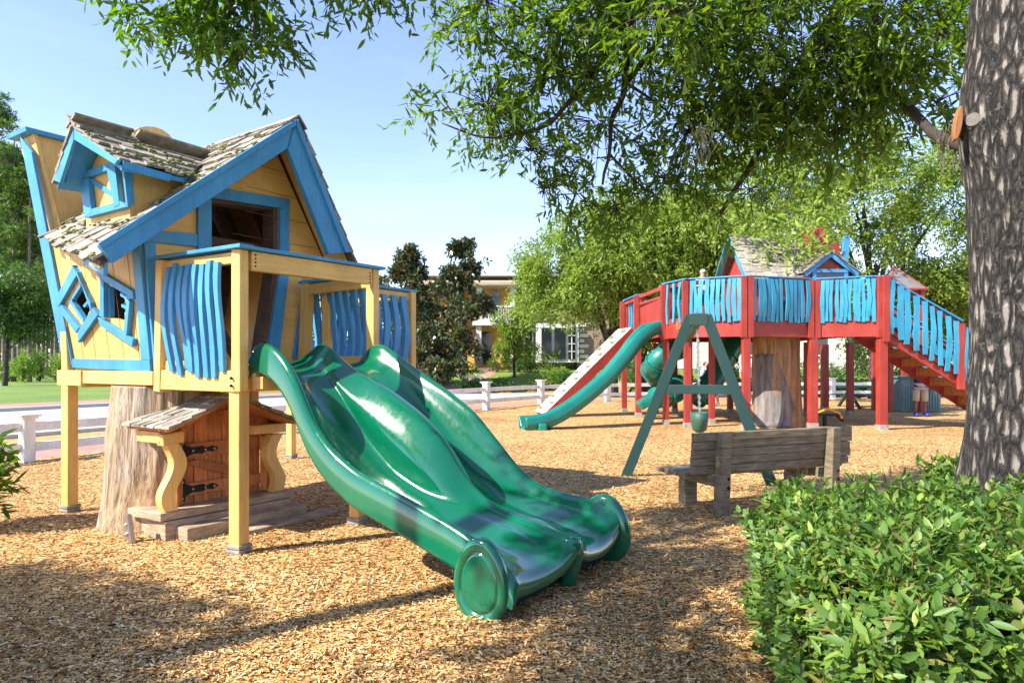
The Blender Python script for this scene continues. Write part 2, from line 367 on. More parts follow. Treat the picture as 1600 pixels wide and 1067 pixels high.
strips('bargeboard', roof, 'blue', Bp, [[(455,189),(146,382),(151,390),(455,199)], [(457,189),(455,199),(532,396),(540,395)]], .061, .085, .004)
hp('eave_board', MB().beam(EL0+S*.02-Z*.06+U*.05,EL0.lerp(EL1,.42)-Z*.05+U*.06,.03,.12,Z), 'blue')
# chimney / false front at the rear corner
c0 = [lw((2.8,DZ)), lw((3.12,3.86))]
def ch(u, d, top): b = (H(-.0,2.80,2.3) if not top else V(c0[1])); return b+U*u+S*d
chm = hp('chimney', MB().hexa([ch(.0,0,0),ch(.9,0,0),ch(.9,.3,0),ch(.0,.3,0)],[ch(.03,0,1),ch(1.35,0,1),ch(1.35,.34,1),ch(.03,.34,1)]), 'yellow')
MB().hexa([ch(-.05,-.06,1),ch(1.4,-.06,1),ch(1.4,.4,1),ch(-.05,.4,1)],[p+Z*.045 for p in (ch(-.06,-.06,1),ch(1.4,-.06,1),ch(1.4,.4,1),ch(-.06,.4,1))]).build('chimney_cap', M['blue'], chm, bevel=.004)
MB().hexa([ch(-.012,.0,0),ch(.012,-.025,0),ch(.012,.02,0),ch(-.012,.02,0)],[ch(.03,-.02,1),ch(.06,-.025,1),ch(.06,.02,1),ch(.03,.02,1)]).build('corner_strip', M['yellow'], chm)
Cm = Plane(H(0,2.9,0), S)
cres = [(206,206),(216,200),(228,198),(240,199),(252,203),(262,210),(270,219),(256,217),(246,223),(230,224),(212,216)]
hp('crescent_panel', MB().prism(pf(cres+[(246,240),(215,232)], Cm), S, -.02, .03), 'yellow', bevel=.003)
# dormer
dfx = -.2
def D(u, s, z): return H(u, s, z)
DP = Plane(H(dfx,0,0), U); DB = Plane(H(-.42,0,0), U)
drm = hp('dormer', MB().prism([D(dfx,1.3,2.72),D(dfx,2.1,2.72),D(dfx,2.1,3.26),D(dfx,1.76,3.54),D(dfx,1.3,3.26)], -U, -.03, 0).prism([D(dfx+.03,1.3,2.7),D(.4,1.3,3.2),D(.4,1.3,3.3),D(dfx+.03,1.3,3.28)], S, 0, .03).prism([D(dfx+.03,2.07,2.7),D(.4,2.07,3.2),D(.4,2.07,3.3),D(dfx+.03,2.07,3.28)], S, 0, .03), 'yellow', bevel=0)
strips('window_frame', drm, 'blue', DP, [[(133,272),(135,282),(189,264),(190,253)], [(134,284),(146,279),(152,334),(141,342)], [(176,266),(189,262),(196,322),(188,326)], [(141,331),(141,342),(207,325),(196,316)]], .004, .05)
strips('mullion', drm, 'blue', DP, [[(146,279),(144,286),(186,314),(188,306)]], .004, .02)
strips('corner_trim', drm, 'blue', Plane(D(0,1.298,0), S), [[(190,262),(197,326),(208,318),(203,266)]], .002, .03)
droof = MB()
pk0, pk1 = D(-.42,1.77,3.62), D(.80,1.77,3.62); el0, el1 = D(-.42,2.17,3.17), D(.2,2.17,3.2); er0, er1 = D(-.42,1.0,3.15), D(.16,1.06,3.19)
droof.hexa([pk0-Z*.04,pk1-Z*.04,el1-Z*.04,el0-Z*.04],[pk0,pk1,el1,el0]).hexa([pk0-Z*.04,pk1-Z*.04,er1-Z*.04,er0-Z*.04],[pk0,pk1,er1,er0])
dr = droof.build('dormer_roof', M['blue'], drm)
ds = MB(); dm = MB(); shakes(ds, pk0-U*.03, pk1, er0-U*.0, er1, 5, moss=dm, wmin=.1, wmax=.24); shakes(ds, pk0-U*.03, pk1, el0-U*.02, el1, 5)
ds.beamx(pk0-U*.06+Z*.045,pk0+U*.45+Z*.045,S-Z*.5,S*.5+Z,.2,.02); ds.beamx(pk0-U*.06+Z*.045,pk0+U*.5+Z*.05,S+Z*.7,-S*.7+Z,.2,.02)
ds.beamx(pk0+U*.5+Z*.06,pk1+Z*.05,S-Z*.5,S*.5+Z,.2,.025)
ds.build('shingles', M['shake'], drm); dm.build('moss_patches', M['moss'], drm, smooth=True, kind='stuff')
strips('bargeboard', drm, 'blue', DB, [[(121,202),(121,222),(100,287),(89,283)]], 0, .035); strips('bargeboard', drm, 'blue', DB, [[(122,202),(122,220),(186,259),(190,252)]], 0, .035)
strips('bargeboard', drm, 'blue', Plane(D(-.36,0,0),U), [[(122,213),(122,228),(108,288),(100,287)]], 0, .035)
strips('eave_board', drm, 'blue', Plane(D(0,1.02,0),S), [[(190,252),(190,264),(262,284),(266,274)]], 0, .03)
# bolts on the corner posts
for z_ in (1.34,1.40): MB().ball(H(-.066,.02,z_), .013, 8, 5).build('bolt', M['iron'], house)
for z_ in (2.30,2.33,2.36,2.39):
    for q_ in (H(.11,-.047,z_), H(1.4,-.02,z_)): MB().ball(q_, .008, 6, 4).build('bolt', M['iron'], house)
# ------------------------------------------------------------------ tree stump with door and porch
stump = thing('stump_den', 'hollow grey log under the yellow playhouse with arched orange door and porch', 'stump', G(235,820))
c = H(.27,1.60,0); rings = []
for i in range(70):
    z_ = -.05+1.36*i/69; ring = []
    for k in range(120):
        t = 2*math.pi*k/120; d = V((math.cos(t), math.sin(t), 0))
        r = .47+.07*math.exp(-max(z_,0)*3.5)+.03*(z_/1.3)
        r *= 1+.11*noise.noise(V((d.x*1.3, d.y*1.3, z_*.7)))+.07*noise.noise(V((d.x*4, d.y*4, z_*.9+4)))+.035*noise.noise(V((d.x*13, d.y*13, z_*1.6)))+.015*noise.noise(V((d.x*30, d.y*30, z_*3)))
        ring.append(c+d*r+V((.0,0,z_))+U*(.07*z_))
    rings.append(ring)
m, nt, b, o = newmat('bare_log'); g = noise_n(nt, (14,14,1.6), 1, 9, .72, 1.2); g2 = noise_n(nt, (1.5,1.5,1.1), 1, 5, .6)
cc = ramp(nt, g, [(.28,(.07,.045,.03)),(.42,(.30,.23,.16)),(.55,(.48,.41,.33)),(.75,(.62,.56,.48))]); g3 = noise_n(nt, (48,48,2.6), 1, 6, .7); cc = mix(nt, 1., cc, ramp(nt, g3, [(.36,(.22,.19,.16)),(.47,(.95,.93,.9)),(.7,(1.1,1.08,1.05))]), 'MULTIPLY'); c2 = ramp(nt, g2, [(.36,(.92,.90,.88)),(.55,(.90,.72,.50)),(.7,(.62,.40,.22))])
nt.links.new(mix(nt, .95, cc, mix(nt, 1., cc, c2, 'MULTIPLY')), b.inputs['Base Color']); b.inputs['Roughness'].default_value = .85; bump(nt, b, g, .9, .03); M['log'] = m
MB().loft(rings).build('trunk', M['log'], stump, smooth=True)
def sp(name, mb, mat, par=None, bevel=.008, **k): return mb.build(name, M[mat], par or stump, None, bevel, **k)
sp('bracket', MB().prism([H(-.32,1.0,.0),H(-.32,1.12,.0),H(-.34,1.1,.25),H(-.34,1.03,.25)], U, -.02, .02).ball(H(-.35,1.06,.16),.018,8,5).ball(H(-.35,1.06,.08),.018,8,5), 'steel', bevel=.004)
st = MB(); st.hexa([H(-.14,.84,.0),H(1.15,.84,.0),H(1.15,1.3,.0),H(-.12,1.3,.0)],[H(-.14,.84,.17),H(1.15,.84,.17),H(1.15,1.3,.17),H(-.12,1.3,.17)])
sp('step', st, 'step'); sp('step', MB().hexa([H(-.17,.86,.175),H(1.2,.84,.175),H(1.18,1.35,.175),H(-.2,1.35,.175)],[H(-.17,.86,.245),H(1.2,.84,.245),H(1.18,1.35,.245),H(-.2,1.35,.245)]), 'step')
sp('step', MB().hexa([H(-.05,.66,.0),H(1.2,.66,.0),H(1.2,.84,.0),H(-.05,.84,.0)],[H(-.05,.66,.12),H(1.2,.66,.12),H(1.2,.835,.12),H(-.05,.835,.12)]), 'step')
sp('step', MB().hexa([H(.35,.44,-.02),H(1.42,.46,-.02),H(1.42,.64,-.02),H(.35,.655,-.02)],[H(.35,.44,.045),H(1.42,.46,.045),H(1.42,.64,.045),H(.35,.655,.045)]), 'step')
dz0 = .245; du0, du1, ds_ = .13, .97, 1.12; uc = .55
arch = [(du0,dz0),(du1,dz0),(du1,.8)]+[(uc+.42*math.cos(t), .8+.28*math.sin(t)) for t in np.linspace(.25,math.pi-.25,9)]+[(du0,.8)]
door = sp('door', MB(), 'orange') if False else None
dmb = MB(); nb = 6
def archz(u):
    x = min(1, abs(u-uc)/.43); return .8+.28*math.sqrt(max(0,1-x*x))
for i in range(nb):
    a = du0+(du1-du0)*i/nb; bb = du0+(du1-du0)*(i+1)/nb-.008
    dmb.prism([H(a,ds_,dz0),H(bb,ds_,dz0),H(bb,ds_,archz(bb)),H((a+bb)/2,ds_,archz((a+bb)/2)),H(a,ds_,archz(a))], -S, 0, .03+.003*(i%2))
door = dmb.build('door', M['orange'], stump, None, .003)
MB().prism([H(du0+.02,ds_,.66),H(du1-.02,ds_,.66),H(du1-.02,ds_,.8),H(du0+.02,ds_,.79)],-S,.036,.06).prism([H(du0+.02,ds_,.32),H(du1-.02,ds_,.32),H(du1-.02,ds_,.43),H(du0+.02,ds_,.43)],-S,.036,.06).prism([H(.16,ds_,.62),H(.30,ds_,.64),H(.86,ds_,.47),H(.62,ds_,.45)],-S,.036,.06).build('brace', M['orange'], door, bevel=.004)
for z_ in (.725,.375):
    hg = MB()
    hg.prism([H(du0-.02,ds_,z_-.1),H(du0+.03,ds_,z_-.1),H(du0+.03,ds_,z_+.1),H(du0-.02,ds_,z_+.1)],-S,.062,.07)
    hg.prism([H(du0+.03,ds_,z_-.06),H(du0+.1,ds_,z_-.028),H(du0+.2,ds_,z_-.035),H(du0+.24,ds_,z_-.012),H(du0+.3,ds_,z_-.03),H(du0+.36,ds_,z_),H(du0+.3,ds_,z_+.03),H(du0+.24,ds_,z_+.012),H(du0+.2,ds_,z_+.035),H(du0+.1,ds_,z_+.028),H(du0+.03,ds_,z_+.06)],-S,.062,.07)
    hg.build('hinge', M['iron'], door)
bb_ = MB()
for z_ in (.725,.375):
    for (u_, q) in ((.0,-.075),(.0,.075),(.1,.0),(.22,.0),(.31,0)): bb_.ball(H(du0+u_+.005,ds_-.072,z_+q), .012, 8, 5)
bb_.build('hinge_bolt', M['steel'], door)
ar = MB(); pts = [H(uc+.46*math.cos(t),1.06,.8+.33*math.sin(t)) for t in np.linspace(0,math.pi,15)]
for p, q in zip(pts, pts[1:]): ar.beamx(p, q, S, (q-p).cross(S), .12, .07)
ar.beam(H(uc-.46,1.06,.25),H(uc-.46,1.06,.8),.07,.12); ar.beam(H(uc+.46,1.06,.25),H(uc+.46,1.06,.8),.07,.12)
sp('door_surround', ar, 'orange')
def spost(u, s, z0, z1, flip):
    rings = []
    for i in range(14):
        t = i/13; off = .055*math.sin(t*2*math.pi*1.0+.4)*flip; w = .125; d = .10
        o_ = H(u+off, s, z0+(z1-z0)*t); rings.append([o_-U*w/2-S*d/2, o_+U*w/2-S*d/2, o_+U*w/2+S*d/2, o_-U*w/2+S*d/2])
    sp('porch_post', MB().loft(rings), 'yellow')
spost(-.04,.92,.245,.83,-1); spost(1.02,.95,.245,.82,1)
sp('porch_beam', MB().beam(H(-.14,.93,.86),H(.05,.93,.88),.11,.10).beam(H(-.1,.93,.88),H(-.1,1.3,.88),.09,.1), 'yellow'); pr = MB(); pr.beam(H(.75,.93,.88),H(1.12,.93,.88),.11,.09); pr.beam(H(1.08,.95,.88),H(1.08,1.35,.88),.09,.09)
sp('porch_beam', pr, 'yellow')
ps = MB()
def pz(u): x = abs(u-.42); return 1.24-.52*x+.14*x*x+(.0)
prof = list(np.linspace(-.19,1.1,13))
for a, b2 in zip(prof, prof[1:]):
    if a < .42 < b2: pass
    ps.hexa([H(a,.68,pz(a)-.03),H(b2,.68,pz(b2)-.03),H(b2,1.4,pz(b2)-.03),H(a,1.4,pz(a)-.03)],[H(a,.68,pz(a)-.002),H(b2,.68,pz(b2)-.002),H(b2,1.4,pz(b2)-.002),H(a,1.4,pz(a)-.002)])
pro = sp('porch_roof', ps, 'orange', bevel=0)
pk = MB()
for lo, hi in ((-.23,.42),(1.14,.42)):
    for k in range(6):
        t1 = lo+(hi-lo)*k/6; t0 = lo+(hi-lo)*(k+1.8)/6
        if (t0-.42)*(lo-.42) < 0: t0 = .42
        x = .64
        while x < 1.38:
            w = random.uniform(.07,.17)
            pk.hexa([H(t1+random.uniform(-.02,.02),x,pz(t1)+.012),H(t1,x+w-.012,pz(t1)+.012),H(t0,x+w-.012,pz(t0)),H(t0,x,pz(t0))],[H(t1+random.uniform(-.02,.02),x,pz(t1)+.036),H(t1,x+w-.012,pz(t1)+.03),H(t0,x+w-.012,pz(t0)+.012),H(t0,x,pz(t0)+.012)]); x += w
pk.build('shingles', M['shake'], pro)
# ------------------------------------------------------------------ big green double slide
slide = thing('double_slide', 'large glossy green double wave slide below the yellow playhouse balcony', 'slide', H(.8,-1.4,0))
ip = lambda x, tab: float(np.interp(-x, [-t[0] for t in tab], [t[1] for t in tab]))
def smt(tab):                                  # smooth resample of a table over -s
    xs = np.array([-t[0] for t in tab]); ys = np.array([t[1] for t in tab]); g = np.linspace(xs[0], xs[-1], 140); y = np.interp(g, xs, ys)
    k = np.hanning(17); k /= k.sum(); yp = np.pad(y, 8, mode='reflect', reflect_type='odd'); y = np.convolve(yp, k, 'valid')
    return lambda s: float(np.interp(-s, g, y))
cL = smt([(.12,1.56),(.02,1.68),(-.15,1.69),(-.338,1.60),(-.508,1.45),(-.634,1.24),(-.758,1.06),(-.974,.88),(-1.22,.757),(-1.5,.682),(-1.73,.621),(-2.15,.50),(-2.336,.43),(-2.456,.36),(-2.62,.27)])
cM = smt([(.12,1.64),(.0,1.71),(-.084,1.69),(-.313,1.54),(-.52,1.43),(-.75,1.35),(-.934,1.27),(-1.227,1.11),(-1.467,.93),(-1.70,.63),(-1.92,.49),(-2.165,.43),(-2.49,.385),(-2.62,.36)])
cR = smt([(.12,1.62),(0,1.72),(-.15,1.70),(-.383,1.56),(-.65,1.42),(-.928,1.28),(-1.23,1.10),(-1.55,.79),(-1.71,.63),(-1.9,.52),(-2.185,.475),(-2.447,.465),(-2.62,.40)])
f1 = smt([(.12,1.49),(-.05,1.47),(-.25,1.38),(-.5,1.18),(-.8,.86),(-1.1,.64),(-1.4,.51),(-1.8,.40),(-2.1,.335),(-2.35,.315),(-2.5,.305),(-2.62,.29)])
f2 = smt([(.12,1.49),(-.05,1.47),(-.25,1.40),(-.5,1.26),(-.8,1.05),(-1.1,.82),(-1.4,.58),(-1.8,.40),(-2.1,.335),(-2.35,.315),(-2.5,.305),(-2.62,.29)])
def uL(s): return .12+.045*s
def uR(s): return 1.50
rings = []; rows = 100
def crs(P, n):                                 # Catmull-Rom through 2D points
    out = []
    for i in range(len(P)-1):
        p0 = P[max(i-1,0)]; p1 = P[i]; p2 = P[i+1]; p3 = P[min(i+2,len(P)-1)]
        for j in range(n):
            t = j/n; out.append(tuple(.5*((2*p1[k])+(-p0[k]+p2[k])*t+(2*p0[k]-5*p1[k]+4*p2[k]-p3[k])*t*t+(-p0[k]+3*p1[k]-3*p2[k]+p3[k])*t**3) for k in (0,1)))
    out.append(P[-1]); return out
for i in range(rows+9):   # the last rows roll the exit lip under
    e_ = max(0, i-rows)/8
    s = .12-2.68*min(i,rows)/rows; a, b_, m_, g1, g2_ = cL(s), cR(s), cM(s), f1(s), f2(s)
    a = a-.05*e_; b_ = b_-.05*e_; dp = .06*min(1,max(0,(-s-2.2)/.4)); g1 -= dp; g2_ -= dp
    fl_ = min(1, max(0, (-s-2.2)/.32)); fl_ = fl_*fl_*(3-2*fl_)          # the lanes run out flat towards the exit lip
    m_ = m_-.02*fl_-.03*e_; sk = .24*(1-.8*max(e_,0 if e_ else 0))
    mw = .075+.05*math.sin(min(1,max(0,(-s-.2)/1.5))*math.pi)
    P = [(-.018,a-sk),(-.012,a-sk*.5),(0,a-.035),(.022,a),(.05,a-.03),(.09,a*.5+g1*.5-.02),(.15,g1+.03),(.25,g1),(.36,g1+.05),(.5-mw-.02,m_*.5+g1*.5),(.5-mw*.45,m_-.035),(.5,m_),(.5+mw*.45,m_-.035),(.5+mw+.02,m_*.5+g2_*.5),(.64,g2_+.05),(.75,g2_),(.85,g2_+.03),(.91,b_*.5+g2_*.5-.02),(.95,b_-.03),(.978,b_),(1.0,b_-.035),(1.012,b_-sk*.5),(1.018,b_-sk)]
    def dish(v):
        if v <= .02 or v >= .98: return None
        x = (v-.26)/.24 if v < .5 else (v-.74)/.24
        gg = g1 if v < .5 else g2_; ed = (a if x < 0 else m_) if v < .5 else (m_ if x < 0 else b_)
        return gg+(ed-gg)*min(1,abs(x))**2.3
    P = [(v, z_ if dish(v) is None else z_*(1-fl_)+dish(v)*fl_) for v, z_ in P]
    P = [(v, max(z_, -.02)) for v, z_ in P]
    q = crs(P, 4); x0, x1 = uL(s), uR(s); th = e_*math.pi*.55
    rings.append([H(x0+(x1-x0)*v, s-.075*math.sin(th), max(z_-.075*(1-math.cos(th))-.03*e_, -.02)) for v, z_ in q])
sl = MB().loft(rings, closed=False, cap=False).build('slide_bed', M['green'], slide, smooth=True)
so = sl.modifiers.new('thickness', 'SOLIDIFY'); so.thickness = .02; so.offset = -1
# raised leaf ribs on the middle hump
def disc(u, sc, zc, rs, rz, th, name):
    rg = []
    def el(k, du): return [H(u+du, sc+rs*k*math.cos(t)*(1-.12*math.sin(t)), zc+rz*k*math.sin(t)) for t in np.linspace(0,2*math.pi,40,endpoint=False)]
    sg = 1 if u > .8 else -1
    prof_ = [(.0,.030),(.6,.030),(.66,.028),(.68,.014),(.71,.014),(.73,.030),(.86,.036),(.96,.025),(1.0,.0),(1.0,-.05),(.9,-.09)]
    for k, d in prof_: rg.append(el(max(k,.01), sg*d*.7))
    return MB().loft(rg).build(name, M['green'], slide, smooth=True)
disc(uL(-2.4)-.035, -2.40, .205, .195, .265, .08, 'end_panel'); disc(uR(-2.4)+.01, -2.47, .235, .22, .27, .08, 'end_panel')
rg = []
for q_ in np.linspace(0,1,12):
    zz = .33-.33*q_; ss = -2.55-.075*math.sin(min(1,q_*1.8+.15)*math.pi*.5)+.09*q_; rg.append([H(.80+.085*math.cos(t)*(1-.35*q_), ss+.06*math.sin(t), zz) for t in np.linspace(0,2*math.pi,12,endpoint=False)])
MB().loft(rg).build('centre_rim', M['green'], slide, smooth=True)
MB().hexa([H(.06,-2.46,-.06),H(1.48,-2.46,-.06),H(1.48,-2.2,-.06),H(.06,-2.2,-.06)],[H(.06,-2.52,.25),H(1.48,-2.52,.25),H(1.48,-2.2,.26),H(.06,-2.2,.26)]).build('foot', M['dgreen'], slide, bevel=.02)
for q_ in (H(.1,.08,1.5),H(.1,.08,1.62),H(.12,-.2,1.5)): MB().ball(q_,.018,8,5).build('bolt', M['steel'], slide)
# ================================================================== RED PLAY STRUCTURE
red = thing('red_play_deck', 'red raised play deck with wavy turquoise balusters, stairs and shingled house', 'play structure', (6.5, 18, 0))
def rp(name, mb, mat, par=None, bevel=.006, **k): return mb.build(name, M[mat], par or red, None, bevel, **k)
RT = 2.63; RB = 2.17; RR = 3.57
dk_ = [(3.88,17.26),(4.18,16.4),(5.40,15.8),(7.19,16.35),(8.62,15.8),(8.85,17.3),(8.9,22),(3.59,22),(3.69,19.9),(3.9,19.4)]
P3 = lambda p, z: V((p[0], p[1], z))
dmb = MB().prism([P3(p, 0) for p in dk_], Z, RT-.06, RT)
rp('deck', dmb, 'orange', bevel=0)
jo = MB()
for y_ in np.arange(16.6, 22, .6): jo.beam((4.0,y_,RT-.16),(8.8,y_,RT-.16),.05,.19)
rp('joist', jo, 'orange', bevel=0)
fm = MB(); cen = V((6.2,19,0))
for i in range(len(dk_)):
    a = P3(dk_[i],2.4); b2 = P3(dk_[(i+1)%len(dk_)],2.4)
    if i in (0,1,2,3): fm.beam(a, b2, .05, .46)
    elif i != 4: fm.beam(a, b2, .05, .3)
rp('fascia', fm, 'red')
for (x_, y_, w_, top) in [(3.9,17.3,.14,RR),(4.22,16.42,.16,RR),(5.42,15.82,.17,RR),(7.19,16.33,.19,RR),(8.58,15.84,.19,RR+.02),(3.69,19.95,.16,RR),(3.6,21.9,.16,RR),(4.75,18.3,.15,RB),(5.15,17.6,.14,RB),(8.8,20.3,.19,RB),(8.7,21.9,.17,RB),(6.9,21.6,.16,RB),(5.2,21.8,.15,RB),(10.35,22.6,.2,RB),(10.2,20.6,.17,1.2),(4.5,21.4,.15,RB)]:
    o_ = rp('post', MB().beam((x_,y_,-.05),(x_,y_,RB+.02),w_,w_,(0,1,0)), 'red', bevel=.008)
    MB().beam((x_,y_,-.03),(x_,y_,.13),w_+.02,w_+.02,(0,1,0)).build('footing', M['footing'], o_, bevel=.005)
    if top > RB: rp('corner_post', MB().beam((x_-.07,y_-.05,RB-.02),(x_-.07,y_-.05,top-.03),.14,.12,(0,1,0)).beam((x_+.09,y_-.04,RB-.02),(x_+.09,y_-.04,top-.03),.13,.12,(0,1,0)), 'red')
def rrail(a, b, n, out, z0=RT, z1=RR, dz=0., wmin=.07, wmax=.105, inner=True, mat='skyblue', capm='blue'):
    a = V((a[0],a[1],0)); b = V((b[0],b[1],0)); d = (b-a).normalized(); nn = V((d.y,-d.x,0))*out
    up = Z*dz
    r = rp('railing', MB().beam(a+Z*(z1-.09),b+Z*(z1-.09)+up,.05,.1), 'red')
    MB().beam(a+Z*(z0-.02),b+Z*(z0-.02)+up,.05,.09).build('lower_rail', M['red'], r)
    MB().beam(a+Z*z1-d*.1,b+Z*z1+up+d*.1,.15,.03).build('rail_cap', M[capm], r, bevel=.004)
    for i in range(n):
        t = (i+.5+random.uniform(-.18,.18))/n; o_ = a.lerp(b, t)+up*t+nn*.06
        tilt = random.uniform(-.014,.014)
        MB().wavy(o_+Z*(z0-.10+random.uniform(-.03,.03))-d*tilt, o_+Z*(z1-.05)+d*tilt, d, nn, random.uniform(wmin,wmax), .035, random.uniform(.006,.02), random.choice((2.2,5.2))+random.uniform(-.5,.5), random.uniform(0,.05), 8).build('baluster', M[mat], r)
    return r
rrail((3.9,17.26),(4.18,16.4),3,1); rrail((4.24,16.38),(5.36,15.82),10,1); rrail((5.55,15.84),(7.05,16.3),13,1); rrail((7.36,16.3),(8.45,15.87),12,1,wmin=.06,wmax=.09)
rrail((3.62,21.8),(3.70,20.05),5,-1); rrail((4.3,22),(8.8,22),14,1)
rp('side_panel', MB().beam((3.78,19.9,2.95),(3.9,17.9,2.95),.05,.72), 'red')
rp('railing', MB().beam((3.72,19.9,3.5),(3.9,17.5,3.5),.06,.1).beam((3.72,19.9,3.28),(3.9,17.9,3.28),.06,.07), 'red')
# stairs on the right end
sdx, top_, Lh = 1.0, 2.55, 3.55
stp = rp('staircase', MB().beam((8.66,15.86,2.30),(8.66+Lh,15.86,.05),.06,.34), 'red')
MB().beam((8.70,17.2,2.30),(8.7+Lh,17.2,.05),.06,.34).build('stringer', M['red'], stp, bevel=.005)
for i in range(10):
    t = (i+.5)/10; x_ = 8.75+Lh*t; z_ = 2.5-2.35*t
    MB().box(x_-.2,x_+.2,15.9,17.16,z_-.04,z_).box(x_-.2,x_-.17,15.9,17.16,z_-.2,z_-.04).build('tread', M['orange'], stp)
    rs = MB(); rs.prism([(x_-.2,17.24,z_-.26),(x_+.24,17.24,z_-.26),(x_+.24,17.24,z_-.1),(x_-.2,17.24,z_-.02)],(0,1,0),-.045,.0); rs.build('step_cleat', M['red'], stp)
d_ = -2.25/3.55
rr2 = rrail((8.66,15.80),(10.3,15.80),9,1,RT-.25,RR,d_*1.64,.10,.14); rr3 = rrail((10.4,15.8),(12.3,15.8),10,1,RT-.25+d_*1.74,RR+d_*1.74,d_*1.9,.10,.14)
rrail((8.7,17.25),(10.3,17.25),7,-1,RT-.25,RR,d_*1.64,.10,.14); rrail((10.4,17.25),(12.3,17.25),8,-1,RT-.25+d_*1.74,RR+d_*1.74,d_*1.9,.10,.14)
for x_ in (8.62,10.35,12.3):
    z_ = RR+d_*(x_-8.66)
    rp('stair_post', MB().beam((x_,15.74,max(z_-1.55,-.05)),(x_,15.74,z_-.03),.15,.10,(0,1,0)), 'red')
# the house on the deck
hs = rp('deck_house', MB(), 'red') if False else None
hx0,hx1,hy0,hy1 = 6.75,9.1,18.8,21.4
hb = MB().hexa([(hx0,hy0,RT),(hx1,hy0,RT),(hx1,hy1,RT),(hx0,hy1,RT)],[(hx0-.12,hy0-.05,4.0),(hx1+.1,hy0-.05,4.0),(hx1+.1,hy1,4.0),(hx0-.12,hy1,4.0)])
hb.prism([(hx0-.12,hy0-.05,4.0),(hx0-.12,hy1,4.0),(hx0-.05,20.0,5.1)],(1,0,0),-.0,.1)
dh = rp('deck_house', hb, 'red')
rh = MB(); r0,r1 = V((6.45,20.0,5.32)),V((8.75,20.1,5.02)); e0,e1 = V((6.45,18.35,3.80)),V((9.2,18.4,3.85)); b0,b1 = V((6.45,21.6,3.9)),V((9.2,21.6,3.9))
rh.hexa([r0-Z*.1,r1-Z*.1,e1-Z*.1,e0-Z*.1],[r0-Z*.05,r1-Z*.05,e1-Z*.05,e0-Z*.05]); rh.hexa([r0-Z*.1,r1-Z*.1,b1-Z*.1,b0-Z*.1],[r0-Z*.05,r1-Z*.05,b1-Z*.05,b0-Z*.05])
rfh = rh.build('roof', M['inner'], dh)
s2 = MB(); shakes(s2, r0-V((.08,0,0)), r1, e0-V((.08,0,0)), e1, 7, wmin=.12, wmax=.26, th=.03); shakes(s2, r0, r1, b0, b1, 6, wmin=.14, wmax=.3, th=.03); s2.build('shingles', M['shake'], rfh)
MB().beam(r0-V((.06,0,.08)),e0-V((.06,0,.08)),.05,.2,(1,0,0)).beam(r0-V((.06,0,.08)),b0-V((.06,0,.08)),.05,.2,(1,0,0)).build('bargeboard', M['skyblue'], dh)
# dormer that faces the camera
gb = MB().prism([(8.0,18.35,3.5),(9.05,18.35,3.5),(9.05,18.35,4.0),(8.5,18.35,4.42),(8.0,18.35,4.0)],(0,1,0),0,.9); gd = gb.build('gable', M['red'], dh)
MB().prism([(8.15,18.3,3.5),(8.9,18.3,3.5),(8.9,18.3,3.98),(8.15,18.3,3.98)],(0,1,0),-.01,.04).build('window', M['glass'], gd)
MB().beam((8.1,18.3,3.4),(8.1,18.3,4.04),.1,.06,(0,1,0)).beam((8.95,18.3,3.4),(8.95,18.3,4.04),.1,.06,(0,1,0)).beam((8.05,18.29,4.03),(9.0,18.29,4.03),.06,.09).build('window_frame', M['blue'], gd, bevel=.004)
MB().beam((7.82,18.25,3.92),(8.53,18.25,4.48),.05,.12).beam((8.50,18.248,4.48),(9.25,18.25,3.92),.05,.12).build('bargeboard', M['blue'], gd, bevel=.004)
gr = MB(); shakes(gr, V((8.52,18.2,4.54)),V((8.52,19.3,4.5)),V((7.75,18.2,3.95)),V((7.75,18.9,3.95)),4,wmin=.12,wmax=.25); shakes(gr, V((8.52,18.2,4.54)),V((8.52,19.3,4.5)),V((9.3,18.2,3.95)),V((9.3,18.9,3.95)),4,wmin=.12,wmax=.25); gr.build('shingles', M['shake'], gd)
chr_ = MB().hexa([(8.75,19.6,4.2),(9.5,19.6,4.2),(9.5,20.2,4.2),(8.75,20.2,4.2)],[(8.65,19.6,5.0),(9.4,19.6,5.0),(9.4,20.2,5.0),(8.65,20.2,5.0)]).hexa([(8.62,19.58,5.0),(9.08,19.58,5.0),(9.08,20.2,5.0),(8.62,20.2,5.0)],[(8.5,19.58,5.45),(8.95,19.58,5.45),(8.95,20.2,5.45),(8.5,20.2,5.45)])
ck = chr_.build('chimney', M['red'], dh, bevel=.01)
MB().beam((9.5,19.55,4.0),(9.55,19.5,5.2),.16,.1,(0,1,0)).build('corner_trim', M['blue'], ck)
for x_ in (7.2,8.2): MB().box(x_,x_+.5,hy0-.08,hy0-.04,2.7,3.4).build('window', M['glass'], dh)
rp('inner_wall', MB().box(5.2,6.6,21.2,21.26,RT,3.4), 'red')
